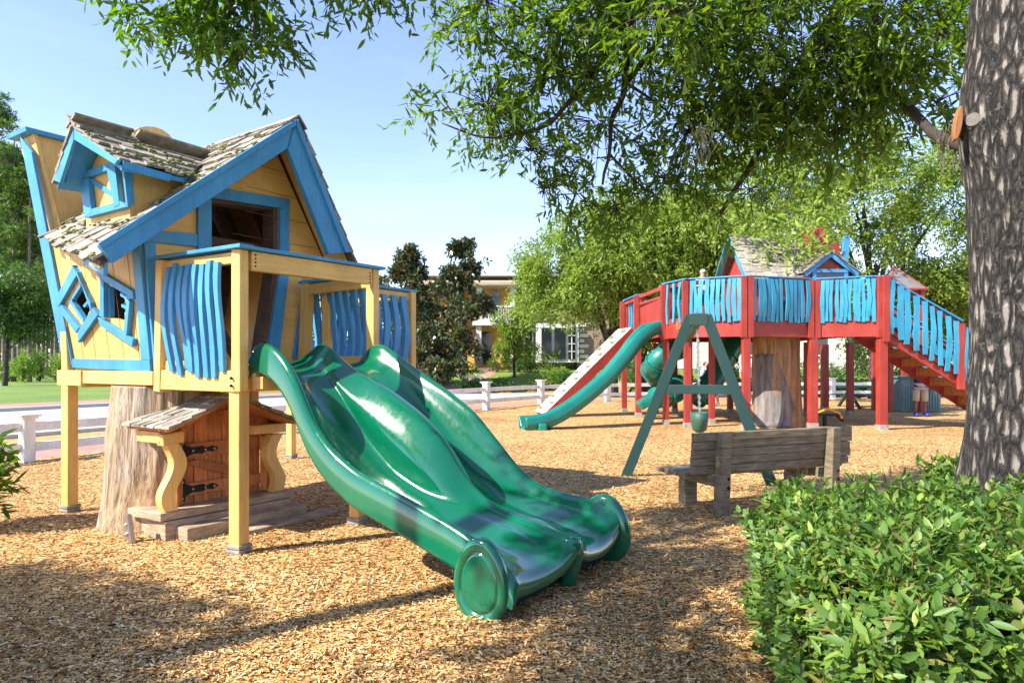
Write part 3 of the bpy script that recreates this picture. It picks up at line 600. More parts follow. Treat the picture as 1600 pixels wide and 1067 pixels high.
# climbing ramp
tx = V((3.62,20.3,2.52)); bx = V((1.02,19.7,.02)); dd = (tx-bx).normalized(); sd = V((-.22,.97,0)).normalized()
ramp_ = rp('climbing_ramp', MB().beamx(bx-sd*.0, tx-sd*.0, sd, dd.cross(sd), .06, .26), 'red')
MB().beamx(bx+sd*1.0, tx+sd*1.0, sd, dd.cross(sd), .06, .26).build('side_rail', M['red'], ramp_)
nrm = sd.cross(dd); nrm = nrm if nrm.z > 0 else -nrm
MB().beamx(bx+sd*.5+nrm*.12, tx+sd*.5+nrm*.12, sd, nrm, 1.05, .05).build('ramp_board', M['white'], ramp_)
for i in range(14):
    q = bx.lerp(tx,(i+.6)/14.3)+nrm*.16+sd*.5
    MB().beamx(q-sd*(.42 if i%2 else -.12), q+sd*(-.14 if i%2 else .42), dd, nrm, .07, .06).beamx(q-sd*.5+dd*.1, q+sd*.5+dd*.1, dd, nrm, .02, .02).build('foothold', M['grey_wood'], ramp_)
# straight teal slide
ts = thing('teal_slide', 'curved teal slide leaving the left end of the red deck', 'slide', G(835,672))
pth = [(1047,508,17.4),(1022,512,17.1),(1000,527,16.9),(975,558,16.7),(945,592,16.5),(905,626,16.25),(870,649,16.05),(845,658,15.9),(822,661,15.8)]
pp = [W(*p) for p in pth]
def spline(P, n):
    out = []
    for i in range(len(P)-1):
        p0 = P[max(i-1,0)]; p1 = P[i]; p2 = P[i+1]; p3 = P[min(i+2,len(P)-1)]
        for j in range(n):
            t = j/n; out.append(.5*((2*p1)+(-p0+p2)*t+(2*p0-5*p1+4*p2-p3)*t*t+(-p0+3*p1-3*p2+p3)*t**3))
    out.append(P[-1]); return out
pp = spline(pp, 6); rings = []
for i, p in enumerate(pp):
    d = (pp[min(i+1,len(pp)-1)]-pp[max(i-1,0)]).normalized(); b = V((0,1,0)); b = (b-d*b.dot(d)).normalized(); n_ = d.cross(b); n_ = n_ if n_.z > 0 else -n_
    ring = []
    for v, h in [(-.30,-.20),(-.335,-.05),(-.33,.10),(-.29,.14),(-.25,.08),(-.20,-.08),(-.1,-.15),(0,-.16),(.1,-.15),(.20,-.08),(.25,.08),(.29,.14),(.33,.10),(.335,-.05),(.30,-.20)]:
        ring.append(p+b*(v+.3)+n_*h)
    rings.append(ring)
o_ = MB().loft(rings, closed=False, cap=False).build('slide_bed', M['teal'], ts, smooth=True); so = o_.modifiers.new('t','SOLIDIFY'); so.thickness = .02
MB().beam(W(848,672,15.85)+V((0,.05,-.15)),W(848,660,15.85)+V((0,.05,-.02)),.2,.3).build('foot', M['teal'], ts, bevel=.04)
# spiral tube slide behind
sp_ = thing('spiral_tube_slide', 'green spiral tube slide behind the straight teal slide', 'slide', G(1010,632))
def tubeslide(par, pts, r=.36, mat='teal', step=5):
    P = spline([V(p) for p in pts], 7); MB().tube(P, r, 16).build('tube', M[mat], par, smooth=True)
    j = MB()
    for k in range(4, len(P)-3, step):
        d = (P[k+1]-P[k-1]).normalized(); j.tube([P[k]-d*.03,P[k]+d*.03], r+.04, 16)
    j.build('flange', M['teal'], par)
tubeslide(sp_, [W(1066,540,19.6),W(1048,549,19.2),W(1026,566,19.2),W(1020,582,20.0),W(1038,594,20.8),W(1058,604,20.4),W(1046,616,19.6),W(1024,622,19.2)], .31)
MB().loft([[W(1030,606,19.3)+V((0,.3,0)),W(1036,622,19.2)+V((0,.3,0)),W(1036,622,19.2)-V((0,.3,0)),W(1030,606,19.3)-V((0,.3,0))],[W(996,628,19.2)+V((0,.3,0)),W(1000,640,19.2)+V((0,.3,0)),W(1000,640,19.2)-V((0,.3,0)),W(996,628,19.2)-V((0,.3,0))]]).build('slide_exit', M['teal'], sp_, bevel=.04)
cs = thing('chute_slide', 'green chute slide under the deck behind the swing frame', 'slide', G(1100,636))
tubeslide(cs, [W(1150,532,20.8),W(1140,548,20.6),W(1122,580,20.4),W(1104,608,20.2),W(1088,622,20)], .33)
MB().beam(W(1115,575,20.3),W(1128,602,20.3),.1,.1).build('support', M['red'], cs)
# stump under red deck
rst = thing('carved_stump', 'sawn tree stump with grey patch standing under the red deck', 'stump', G(1218,657)); c = V((6.62,17.1,0)); rings = []
for i in range(30):
    z_ = -.05+2.3*i/29; ring = []
    for k in range(48):
        t = 2*math.pi*k/48; d = V((math.cos(t),math.sin(t),0)); r = .56+.12*math.exp(-z_*4)
        r *= 1+.10*noise.noise(V((d.x*1.5,d.y*1.5,z_*.6+9)))+.05*noise.noise(V((d.x*6,d.y*6,z_*.8)))+.02*noise.noise(V((d.x*16,d.y*16,z_*3)))
        ring.append(c+d*r+Z*z_)
    rings.append(ring)
m, nt, b, o = newmat('brown_log'); g = noise_n(nt, (9,9,1.0), 1, 9, .75, 1.0)
nt.links.new(ramp(nt, g, [(.28,(.07,.04,.022)),(.5,(.30,.17,.08)),(.7,(.55,.38,.2))]), b.inputs['Base Color']); b.inputs['Roughness'].default_value = .85; bump(nt, b, g, .8, .03); M['blog'] = m
tr_ = MB().loft(rings).build('trunk', M['blog'], rst, smooth=True)
pa = MB(); pts = [W(1181,538,16.42),W(1200,540,16.40),W(1222,565,16.40),W(1245,598,16.5),W(1240,625,16.5),W(1228,655,16.45),W(1184,655,16.42)]
rings = []
m, nt, b, o = newmat('grey_patch_wood'); g = noise_n(nt, (9,9,1.0), 1, 8, .7, .6)
nt.links.new(ramp(nt, g, [(.3,(.05,.045,.042)),(.5,(.15,.135,.125)),(.7,(.26,.24,.21))]), b.inputs['Base Color']); b.inputs['Roughness'].default_value = .9; bump(nt, b, g, .7, .02); M['greypatch'] = m
fr = []
for i in range(20):
    z_ = .02+1.75*i/19; row = []
    t1 = 4.85-.75*max(0,(z_-.5)/1.25) if z_ > .5 else 4.85-.25*(1-z_/.5)
    for k in range(14):
        t = 3.25+(t1+.25-3.25)*k/13; d = V((math.cos(t),math.sin(t),0)); r = .585+.12*math.exp(-z_*4)+.03*noise.noise(V((t*6,z_*2,3)))
        row.append(c+d*r+Z*z_)
    fr.append(row)
o_ = MB().loft(fr, closed=False, cap=False).build('grey_patch', M['greypatch'], rst, smooth=True); so = o_.modifiers.new('t','SOLIDIFY'); so.thickness = .06  # grey layer over one side of the trunk, narrower towards the top
# digger toy by the stump
dg = thing('ride_on_digger', 'small black and yellow sand digger seat beside the carved stump', 'play digger', G(1290,668)); q = G(1290,666)
MB().beam(q+V((-.25,.0,.30)),q+V((.35,.1,.28)),.3,.06).beam(q+V((0,.05,0)),q+V((0,.05,.3)),.08,.08).beam(q+V((.3,.1,.3)),q+V((.5,.15,.12)),.06,.06).build('seat', M['iron'], dg, bevel=.01)
MB().tube([q+V((-.3,-.1,.32)),q+V((0,-.12,.44)),q+V((.3,-.05,.34)),q+V((.4,0,.2))],.03,8).build('arm', plain('yellow_metal',(.7,.35,.02),.5), dg)
# ------------------------------------------------------------------ swing set
sw = thing('swing_set', 'dark green A frame swing set between slide and bench', 'swing set', G(975,743))
ap = W(1091,497,8.95); fl_ = G(976,744); fr_ = V((3.30,8.62,0)); bd = V((.233,.972,0))
bm_ = MB().beam(ap, ap+bd*7.55, .1, .13); bm_.build('top_beam', M['swing'], sw, bevel=.005)
dn = bd
def leg(a, b_, w=.135): return MB().beamx(a, b_, (b_-a).cross(dn), dn, w, .085)
nx = V((.93,-.36,0))
leg(ap-nx*.1+Z*.03, fl_-Z*.05).build('leg', M['swing'], sw, bevel=.005); leg(ap+nx*.1+Z*.03, fr_-Z*.05).build('leg', M['swing'], sw, bevel=.005)
MB().beamx(ap-nx*.12-Z*.02, ap+nx*.12-Z*.02, dn, Z, .1, .15).build('bracket', M['swing'], sw, bevel=.004)
l_ = .44; MB().beamx((ap-nx*.1).lerp(fl_, l_)-dn*.0, (ap+nx*.1).lerp(fr_, l_)-dn*.0, dn, Z, .06, .12).build('crossbar', M['swing'], sw, bevel=.005)
def chain(mb, a, b_, n, r=.012):
    for i in range(n):
        p = V(a).lerp(V(b_), i/n); q_ = V(a).lerp(V(b_), (i+1)/n); mb.beam(p, q_, .035 if i % 2 else .012, .012 if i % 2 else .035, nx)
for k, dd_ in enumerate((1.35,)):
    bs = thing('bucket_swing', 'dark green bucket swing hanging on chains inside the A frame', 'swing', ap+bd*dd_-Z*1.6)
    t_ = ap+bd*dd_-Z*.06; s_ = t_-Z*1.36
    s_ = s_+nx*.06
    for q_ in (-.2,.2):
        cm = MB(); chain(cm, t_+bd*q_*.7+nx*.03, s_+bd*q_+Z*.1, 30); cm.build('chain', M['steel'], bs)
    rg = []
    for z_, k_ in ((-.2,.45),(-.16,.8),(-.02,1),(.1,1.05),(.1,.93),(-.02,.88)): rg.append([s_+nx*.13*k_*math.cos(t)+bd*.2*k_*math.sin(t)+Z*z_ for t in np.linspace(0,2*math.pi,16,endpoint=False)])
    MB().loft(rg).build('seat', plastic('dark_green_rubber',(.03,.09,.06),.55,0,.1), bs, smooth=True)
# ------------------------------------------------------------------ bench
bn = thing('timber_bench', 'weathered grey timber park bench seen from behind near the hedge', 'bench', (2.75,7.2,0))
b0_ = V((1.80,6.75,0)); bd_ = V((1.97,.83,0)).normalized(); bb2 = V((-bd_.y,bd_.x,0))      # bb2 points away from the camera (seat side)
Lb = 2.12
for i in range(5):
    z_ = .455+i*.083
    MB().beamx(b0_+Z*z_+bb2*(.05-.010*i), b0_+bd_*(Lb+.02*(i%2))+Z*(z_+.004*(i%2))+bb2*(.05-.010*i), bb2, Z, .055+.012*(i==4), .080).build('back_slat', M['grey_wood'], bn, bevel=.006)
for i in range(4):
    MB().beamx(b0_+bd_*-.02+bb2*(.18+.125*i)+Z*.40, b0_+bd_*(Lb+.02)+bb2*(.18+.125*i)+Z*.40, bb2, Z, .115, .05).build('seat_slat', M['grey_wood'], bn, bevel=.006)
for t in (.32,1.80):
    o_ = b0_+bd_*t
    MB().beamx(o_-bb2*.02-Z*.05, o_-bb2*.055+Z*.83, bd_, bb2, .115, .12).build('back_post', M['grey_wood'], bn, bevel=.01)
    MB().beamx(o_+bb2*.03+Z*.33, o_+bb2*.6+Z*.33, bd_, Z, .12, .1).build('bearer', M['grey_wood'], bn, bevel=.006)
    MB().beamx(o_+bb2*.52-Z*.05, o_+bb2*.52+Z*.28, bd_, bb2, .16, .12).build('front_leg', M['grey_wood'], bn, bevel=.008)
    for q_ in (o_-bb2*.095+bd_*.03+Z*.28, o_-bb2*.09+bd_*.03+Z*.37): MB().ball(q_,.022,8,5).build('bolt', M['iron'], bn)
# ------------------------------------------------------------------ white rail fence
FX = [-22,-14,-7.6,-.93,1.06,4,8,14,24,40]; FY = [-16,-1,10.7,23.2,26.2,28.4,29.8,30.6,31,31]
def fy(x): return float(np.interp(x, FX, FY))
fence = thing('post_rail_fence', 'long white post and rail fence between the wood chips and the road', 'fence', (-7.6,10.7,0))
P_ = [V((-11.0,4.48,0)),V((-9.35,7.5,0)),V((-7.6,10.7,0))]
x_ = -7.6
cur = V((-7.6,10.7,0))
xs = np.linspace(-7.6, 26, 1400); ln = 0; prev = cur
for xx in xs:
    p = V((xx, fy(xx), 0)); ln += (p-prev).length; prev = p
    if ln >= 3.55: P_.append(p); ln = 0
for i, p in enumerate(P_):
    a = (P_[min(i+1,len(P_)-1)]-P_[max(i-1,0)]).normalized()
    near = p.y < 14
    h = .74 if near else .95
    w = .17 if near else .2
    po = MB().beamx(p-Z*.05, p+Z*(h-.05), a, a.cross(Z), w, w).build('post', M['white'], fence, bevel=.01)
    MB().beamx(p+Z*(h-.07), p+Z*(h-.03), a, a.cross(Z), w+.06, w+.06).beamx(p+Z*(h-.032), p+Z*h, a, a.cross(Z), w+.12, w+.12).build('post_cap', M['white'], po, bevel=.008)
    if i < len(P_)-1:
        q_ = P_[i+1]
        for z_ in ((.22,.54) if near else (.30,.68)): MB().beam(p+Z*z_,q_+Z*z_,.05,.14).build('rail', M['white'], fence, bevel=.006)
# ------------------------------------------------------------------ picnic table, storage box, hut
pt = thing('picnic_table', 'dark green metal picnic table behind the red stairs', 'picnic table', G(1380,620)); q = V((12.6,24.3,0))
MB().box(q.x-.9,q.x+.9,q.y-.4,q.y+.4,.72,.77).build('table_top', M['swing'], pt, bevel=.01)
for s_ in (-1,1):
    MB().box(q.x-.9,q.x+.9,q.y+s_*.7-.13,q.y+s_*.7+.13,.43,.47).build('seat', M['swing'], pt, bevel=.01)
    MB().beam(q+V((s_*.6,-.75,0)),q+V((s_*.6,.15,.72)),.08,.08).beam(q+V((s_*.62,.75,0)),q+V((s_*.62,-.15,.72)),.08,.08).beam(q+V((s_*.6,-.75,.4)),q+V((s_*.6,.75,.4)),.06,.07).build('leg', M['swing'], pt)
sb = thing('storage_box', 'grey green louvred utility box behind the red stairs', 'utility box', G(1430,640)); q = V((13.3,22.6,0))
gm = paint('grey_green_paint',(.10,.19,.19),wa=.1)
MB().box(q.x-.65,q.x+.65,q.y-.4,q.y+.4,.0,1.08).build('case', gm, sb, bevel=.015)
MB().box(q.x-.7,q.x+.7,q.y-.45,q.y+.45,1.082,1.15).build('lid', gm, sb, bevel=.015)
lv = MB()
for i in range(14): lv.box(q.x-.6+i*.088,q.x-.6+i*.088+.06,q.y-.425,q.y-.402,.08,.78)
lv.box(q.x-.62,q.x+.62,q.y-.43,q.y-.402,.82,.88); lv.build('louvre', gm, sb, bevel=.003)
rbx = thing('litter_bin', 'dark slatted litter bin on the lawn beyond the red posts', 'bin', G(1322,606)); q = G(1322,604)
MB().tube([q+Z*.0,q+Z*.9],[.26,.30],14).build('drum', M['iron'], rbx, bevel=.01); MB().tube([q+Z*.9,q+Z*1.0],[.31,.2],14).build('bin_lid', M['iron'], rbx)
ht = thing('roofed_play_tower', 'small red play tower with pointed grey roof behind the stair rail', 'play tower', (12.6,22.5,0)); q = V((12.7,22.5,0))
for sx in (-1,1):
    for sy in (-1,1): MB().beam(q+V((sx*.5,sy*.5,-.05)),q+V((sx*.5,sy*.5,4.0)),.13,.13,(0,1,0)).build('post', M['red'], ht)
ax = q+V((-.1,0,4.75)); cn = [q+V((sx*.62,sy*.62,3.95)) for sx,sy in ((-1,-1),(1,-1),(1,1),(-1,1))]
MB().add(cn+[ax,q+V((0,0,3.86))],[(0,1,4),(1,2,4),(2,3,4),(3,0,4),(1,0,5),(2,1,5),(3,2,5),(0,3,5)]).build('roof', plain('grey_roofing',(.16,.15,.15),.9,var=.2), ht)
hp_ = MB()
for a in cn: hp_.beam(a+Z*.01, ax+Z*.01, .035, .03)
for a, b_ in zip(cn, cn[1:]+cn[:1]): hp_.beam(a, b_, .05, .06)
hp_.build('hip_trim', M['red'], ht, bevel=.004); MB().box(q.x-.55,q.x+.55,q.y-.55,q.y+.55,2.4,2.5).build('deck', M['red'], ht)
# ------------------------------------------------------------------ people
def body(name, label, loc, rz, hgt, skin, parts, pose='stand', cat='person'):
    root = thing(name, label, cat, loc); k = hgt/1.75
    J = {'pel':(0,0,.93),'sp':(0,.0,1.15),'ch':(0,0,1.36),'nk':(0,0,1.50),'hd':(0,-.01,1.60),'ht':(0,-.005,1.70)}
    for s_, n_ in ((-1,'l'),(1,'r')):
        J['sh'+n_] = (s_*.185,0,1.42); J['el'+n_] = (s_*(.26),.02,1.14); J['wr'+n_] = (s_*.24,-.10,.92)
        J['hip'+n_] = (s_*.10,0,.88); J['kn'+n_] = (s_*.12,-.02,.49); J['an'+n_] = (s_*.13,.02,.09); J['to'+n_] = (s_*.15,-.15,.04)
    if pose == 'hold':
        for s_, n_ in ((-1,'l'),(1,'r')): J['el'+n_] = (s_*.30,-.05,1.16); J['wr'+n_] = (s_*.18,-.30,1.22)
    E = [('pel','sp'),('sp','ch'),('ch','nk'),('nk','hd'),('hd','ht')]
    for n_ in 'lr': E += [('ch','sh'+n_),('sh'+n_,'el'+n_),('el'+n_,'wr'+n_),('pel','hip'+n_),('hip'+n_,'kn'+n_),('kn'+n_,'an'+n_),('an'+n_,'to'+n_)]
    Rd = dict(pel=.13,sp=.12,ch=.13,nk=.055,hd=.095,ht=.075,shl=.06,shr=.06,ell=.042,elr=.042,wrl=.03,wrr=.03,hipl=.09,hipr=.09,knl=.06,knr=.06,anl=.04,anr=.04,tol=.035,tor=.035)
    for n_ in 'lr':                            # five fingers on each hand
        w_ = V(J['wr'+n_]); d = (w_-V(J['el'+n_])).normalized(); J['pa'+n_] = tuple(w_+d*.07); Rd['pa'+n_] = .032; E.append(('wr'+n_,'pa'+n_))
        for f_ in range(5):
            J['f%d%s'%(f_,n_)] = tuple(w_+d*(.16-.012*abs(f_-2) if f_ < 4 else .10)+V((0,(f_-1.5)*.02 if f_ < 4 else -.055,-.012))); Rd['f%d%s'%(f_,n_)] = .010; E.append(('pa'+n_,'f%d%s'%(f_,n_)))
    ks = list(J); me = bpy.data.meshes.new(name+'_body'); me.from_pydata([V(J[q_])*k for q_ in ks], [(ks.index(a),ks.index(b_)) for a,b_ in E], [])
    ob = bpy.data.objects.new('body', me); COL.objects.link(ob); ob.parent = root; me.materials.append(skin)
    sm = ob.modifiers.new('skin','SKIN'); ss = ob.modifiers.new('sub','SUBSURF'); ss.levels = 1; ss.render_levels = 2
    for i, q_ in enumerate(ks): me.skin_vertices[0].data[i].radius = (Rd[q_]*k,)*2; me.skin_vertices[0].data[i].use_root = (q_ == 'pel')
    ORI[ob.name] = V((0,0,0))
    def ring(c, rx, ry, n=14): return [V((c[0]+rx*math.cos(t), c[1]+ry*math.sin(t), c[2]))*k for t in np.linspace(0,2*math.pi,n,endpoint=False)]
    def pb(nm, mb, mat): mb.build(nm, mat, root, None, smooth=True, origin=(0,0,0))
    hd = MB().loft([ring((0,-.01,z_),rx,ry) for z_,rx,ry in ((1.52,.045,.05),(1.55,.065,.08),(1.60,.075,.092),(1.66,.08,.098),(1.71,.07,.088),(1.745,.04,.05))])
    hd.ball(V((0,-.11,1.615))*k,.016*k,6,4).ball(V((-.08,0,1.62))*k,.02*k,6,4).ball(V((.08,0,1.62))*k,.02*k,6,4); pb('head', hd, skin)
    pb('face', MB().ball(V((-.03,-.096,1.645))*k,.01*k,6,4).ball(V((.03,-.096,1.645))*k,.01*k,6,4).ball(V((0,-.094,1.572))*k,(.024*k,.008*k,.007*k),8,4), M['iron'])
    if 'shirt' in parts:
        s_ = MB().loft([ring((0,0,z_),rx,ry) for z_,rx,ry in ((.88,.185,.15),(1.0,.17,.145),(1.15,.168,.145),(1.32,.19,.15),(1.42,.19,.13),(1.475,.12,.10),(1.50,.07,.07))])
        for n_ in 'lr':
            a = V(J['sh'+n_])*k; e_ = V(J['el'+n_])*k; s_.tube([a.lerp(V((0,0,1.42))*k,.3),a,a.lerp(e_,.75)],[.09*k,.085*k,.075*k],10)
        pb('shirt', s_, parts['shirt'])
    if 'shorts' in parts:
        lo = parts.get('hem', .5); s_ = MB().loft([ring((0,0,z_),rx,ry) for z_,rx,ry in ((.80,.17,.145),(.9,.18,.15),(1.0,.172,.148))])
        for n_ in 'lr': s_.tube([V(J['hip'+n_])*k,V(J['kn'+n_])*k*1.0+V((0,0,(lo-.49)*k))],[.108*k,.09*k],12)
        pb('shorts', s_, parts['shorts'])
    if 'shoes' in parts:
        s_ = MB()
        for n_ in 'lr':
            a = V(J['an'+n_])*k; t_ = V(J['to'+n_])*k; s_.loft([[o_+V((dx*w_*k,0,z_*k)) for dx,z_ in ((-1,-.085+.05*h_),(-.9,-.02),(-.4,.035*h_),(.4,.035*h_),(.9,-.02),(1,-.085+.05*h_))] for o_,w_,h_ in ((a+V((0,.07*k,-.0)),.035,.8),(a,.055,1.2),(a.lerp(t_,.6)+V((0,0,.03*k)),.058,.6),(t_+V((0,-.06*k,.045*k)),.03,.1))])
        pb('shoes', s_, parts['shoes'])
    if 'cap' in parts:
        s_ = MB().loft([ring((0,-.005,z_),rx,ry) for z_,rx,ry in ((1.665,.092,.11),(1.72,.09,.105),(1.765,.06,.07),(1.78,.02,.02))]); pb('cap', s_, parts['cap'])
        pb('brim', MB().loft([[V((x_*k,y_*k,(1.665+dz_)*k)) for x_,y_ in ((-.085,-.06),(-.06,-.18),(.06,-.18),(.085,-.06))] for dz_ in (0,.012)]), parts['brim'])
    elif 'hair' in parts:
        pb('hair', MB().loft([ring((0,.015,z_),rx,ry) for z_,rx,ry in ((1.60,.082,.088),(1.66,.09,.10),(1.73,.078,.09),(1.765,.03,.035))]), parts['hair'])
    root.rotation_euler = (0,0,rz); return root
sk1 = plain('tan_skin',(.48,.27,.18),.55,var=.05); sk2 = plain('brown_skin',(.22,.11,.065),.55,var=.05); shw = plain('white_cloth',(.75,.74,.72),.9); kh = plain('khaki_cloth',(.55,.46,.36),.9); bls = plain('blue_foam_shoe',(.01,.03,.5),.5); lbl = plain('pale_blue_cloth',(.45,.6,.75),.9); hr = plain('dark_hair',(.02,.014,.01),.6); nvy = plain('navy_cloth',(.03,.05,.12),.9)
body('person','child in white shirt and pale cap standing on the red deck behind the balusters',(4.75,17.0,RT),R(20),1.24,sk1,dict(shirt=shw,shorts=nvy,cap=shw,brim=plain('blue_cloth',(.05,.12,.4),.8),shoes=shw),'hold')
body('person','person in khaki shorts and blue shoes standing half hidden beyond the red stairs',(12.05,20.15,0),R(-12),1.72,sk2,dict(shirt=nvy,shorts=kh,hair=hr,shoes=bls,hem=.46))
body('person','distant dark haired person in pale blue top beside the green chute slide',(7.1,25,0),R(35),1.62,sk1,dict(shirt=lbl,shorts=nvy,hair=hr,shoes=shw))
body('person','distant person in white cap half hidden behind the swing frame leg',(7.55,25.4,0),R(-60),1.75,sk1,dict(shirt=lbl,shorts=nvy,cap=shw,brim=shw,shoes=shw))
body('person','distant person in pale shirt behind the red post left of the stump',(8.95,26,0),R(10),1.78,sk1,dict(shirt=lbl,shorts=nvy,hair=hr,shoes=shw))
# ================================================================== GROUND
def sst(a, b, x): t = min(1, max(0, (x-a)/(b-a))); return t*t*(3-2*t)
def hg(x, y): return 1.25*sst(37, 49, y-.0*x)*sst(-20, -9, x) if y > 36 else 0.
def grid(name, xs, ys, hf, mat, kind='structure', smooth=True):
    X, Y = np.meshgrid(xs, ys); v = [(x, y, hf(x, y)) for x, y in zip(X.ravel(), Y.ravel())]; n = len(xs)
    f = [(j*n+i, j*n+i+1, (j+1)*n+i+1, (j+1)*n+i) for j in range(len(ys)-1) for i in range(n-1)]
    mb = MB(); mb.v = [V(p) for p in v]; mb.f = f
    return mb.build(name, mat, None, None, smooth=smooth, kind=kind, fixn=False)
m, nt, b, o = newmat('lawn_grass'); g = noise_n(nt, (9,9,9), 1, 9, .8); g2 = noise_n(nt, (.25,.25,.25), 1, 5, .6)
c1 = ramp(nt, g, [(.3,(.06,.115,.015)),(.5,(.14,.22,.035)),(.7,(.26,.33,.075))]); c2 = ramp(nt, g2, [(.35,(.7,.85,.7)),(.65,(1.25,1.1,.9))])
nt.links.new(mix(nt,1.,c1,c2,'MULTIPLY'), b.inputs['Base Color']); b.inputs['Roughness'].default_value = .9; bump(nt,b,g,.8,.06); M['lawn'] = m
gx = np.concatenate([np.linspace(-900,-60,10),np.linspace(-50,60,56),np.linspace(75,900,10)]); gy = np.concatenate([np.linspace(-60,30,10),np.linspace(32,54,23),np.linspace(60,1400,14)])
grid('ground', gx, gy, lambda x,y: hg(x,y)-.05, M['lawn'])
# road, kerbs and pavement follow the fence
PTS = [(-48,-62)]+list(zip(FX,FY)); PTS[-1] = (60,31); cen_ = []
xs = np.concatenate([np.linspace(-48,-8,30),np.linspace(-7.5,12,60),np.linspace(13,60,14)])
fxx = [p[0] for p in PTS]; fyy = [p[1] for p in PTS]
ys_ = np.interp(xs, fxx, fyy); ker = np.hanning(11); ker /= ker.sum(); ysm = np.convolve(np.pad(ys_,5,mode='edge'), ker, 'valid'); ysm[:6] = ys_[:6]; ysm[-6:] = ys_[-6:]
FP = [V((x,y,0)) for x,y in zip(xs,ysm)]
NP = []
for i in range(len(FP)):
    d = (FP[min(i+1,len(FP)-1)]-FP[max(i-1,0)]).normalized(); NP.append(V((-d.y,d.x,0)))
def strip(name, o0, o1, z, mat, th=0, kind='structure'):
    v = []; f = []
    for p, n in zip(FP, NP):
        for o_ in (o0, o1): q = p+n*o_; v.append(V((q.x,q.y,z)))
    k = len(FP)
    f = [(2*i,2*i+2,2*i+3,2*i+1) for i in range(k-1)]
    mb = MB(); mb.v = v; mb.f = f
    if th:
        mb.v += [q-Z*th for q in v]; m_ = 2*k; mb.f += [(2*i,2*i+m_,2*i+2+m_,2*i+2) for i in range(k-1)]+[(2*i+1,2*i+3,2*i+3+m_,2*i+1+m_) for i in range(k-1)]
    return mb.build(name, mat, None, None, kind=kind)
m, nt, b, o = newmat('pale_asphalt'); g = noise_n(nt,(60,60,60),1,6,.8); g2 = noise_n(nt,(.4,.4,.4),1,6,.6)
nt.links.new(mix(nt,1.,ramp(nt,g,[(.3,(.28,.275,.27)),(.7,(.44,.435,.43))]),ramp(nt,g2,[(.3,(.8,.8,.82)),(.7,(1.1,1.1,1.1))]),'MULTIPLY'), b.inputs['Base Color']); b.inputs['Roughness'].default_value=.85; bump(nt,b,g,.3,.01); M['road']=m
m, nt, b, o = newmat('brick_paving'); br = N(nt,'ShaderNodeTexBrick',Scale=4.); br.inputs['Color1'].default_value=(.34,.15,.11,1); br.inputs['Color2'].default_value=(.42,.22,.16,1); br.inputs['Mortar'].default_value=(.3,.25,.22,1); nt.links.new(coords(nt,(1,1,1)),br.inputs['Vector'])
g=noise_n(nt,(1.2,1.2,1.2),1,6,.7); nt.links.new(mix(nt,1.,br.outputs['Color'],ramp(nt,g,[(.3,(.75,.75,.75)),(.7,(1.2,1.15,1.1))]),'MULTIPLY'),b.inputs['Base Color']); b.inputs['Roughness'].default_value=.9; M['paver']=m
strip('walkway', .5, 2.2, -.022, M['paver']); strip('verge', 2.2, 4.2, -.026, plain('golden_verge',(.42,.27,.09),.95,var=.35))
strip('kerb', 4.2, 4.5, .06, M['concrete'], .12); strip('road', 4.5, 13.6, -.018, M['road']); strip('kerb', 13.6, 13.9, .10, M['concrete'], .15); strip('pavement', 13.9, 16.3, .095, M['paver'], .14)
# wood chip bed
def hm(x, y):
    z = .025*noise.noise(V((x*.5,y*.5,0)))+.012*noise.noise(V((x*1.7,y*1.7,3)))
    z -= .035*math.exp(-((x-.9)**2+(y-4.2)**2)/.35)
    return z
CHIPS = [(.045,.02,.008),(.18,.08,.024),(.42,.225,.07),(.65,.395,.135),(.75,.53,.23),(.84,.70,.44)]
m, nt, b, o = newmat('wood_chip_bed'); L = nt.links
def vor(rot, sc):
    tc = nt.nodes.new('ShaderNodeTexCoord'); mp = nt.nodes.new('ShaderNodeMapping'); mp.inputs['Scale'].default_value = sc; mp.inputs['Rotation'].default_value=(0,0,rot); L.new(tc.outputs['Object'],mp.inputs['Vector'])
    wn = N(nt,'ShaderNodeTexNoise',Scale=.6,Detail=3.); L.new(mp.outputs[0],wn.inputs['Vector']); ad = nt.nodes.new('ShaderNodeMix'); ad.data_type='RGBA'; ad.blend_type='ADD'; ad.inputs[0].default_value=.9; L.new(mp.outputs[0],ad.inputs[6]); L.new(wn.outputs['Color'],ad.inputs[7])
    v = N(nt,'ShaderNodeTexVoronoi',Scale=1.); L.new(ad.outputs[2],v.inputs['Vector']); return v
v1 = vor(.5,(28,75,28)); v2 = vor(2.1,(26,70,26)); sel = noise_n(nt,(9,9,9),1,3,.6)
sp1 = nt.nodes.new('ShaderNodeSeparateColor'); L.new(mix(nt,ramp(nt,sel,[(.48,(0,0,0)),(.52,(1,1,1))]),v1.outputs['Color'],v2.outputs['Color']) if False else mix(nt,.5,v1.outputs['Color'],v2.outputs['Color']),sp1.inputs[0])
cc = ramp(nt, sp1.outputs[0], [(.12,CHIPS[0]),(.3,CHIPS[1]),(.42,CHIPS[2]),(.54,CHIPS[3]),(.68,CHIPS[4]),(.85,CHIPS[5])])
gap = ramp(nt, v1.outputs['Distance'], [(.35,(1,1,1)),(.75,(.35,.3,.26))]); big = ramp(nt, noise_n(nt,(.45,.45,.45),1,6,.65), [(.32,(.78,.66,.56)),(.5,(1,.95,.9)),(.68,(1.12,1.08,1.0))])
L.new(mix(nt,1.,mix(nt,.7,cc,mix(nt,1.,cc,gap,'MULTIPLY')),big,'MULTIPLY'), b.inputs['Base Color']); b.inputs['Roughness'].default_value=.9; b.inputs['Specular IOR Level'].default_value=.2; bump(nt,b,sp1.outputs[0],.45,.012); M['mulch']=m
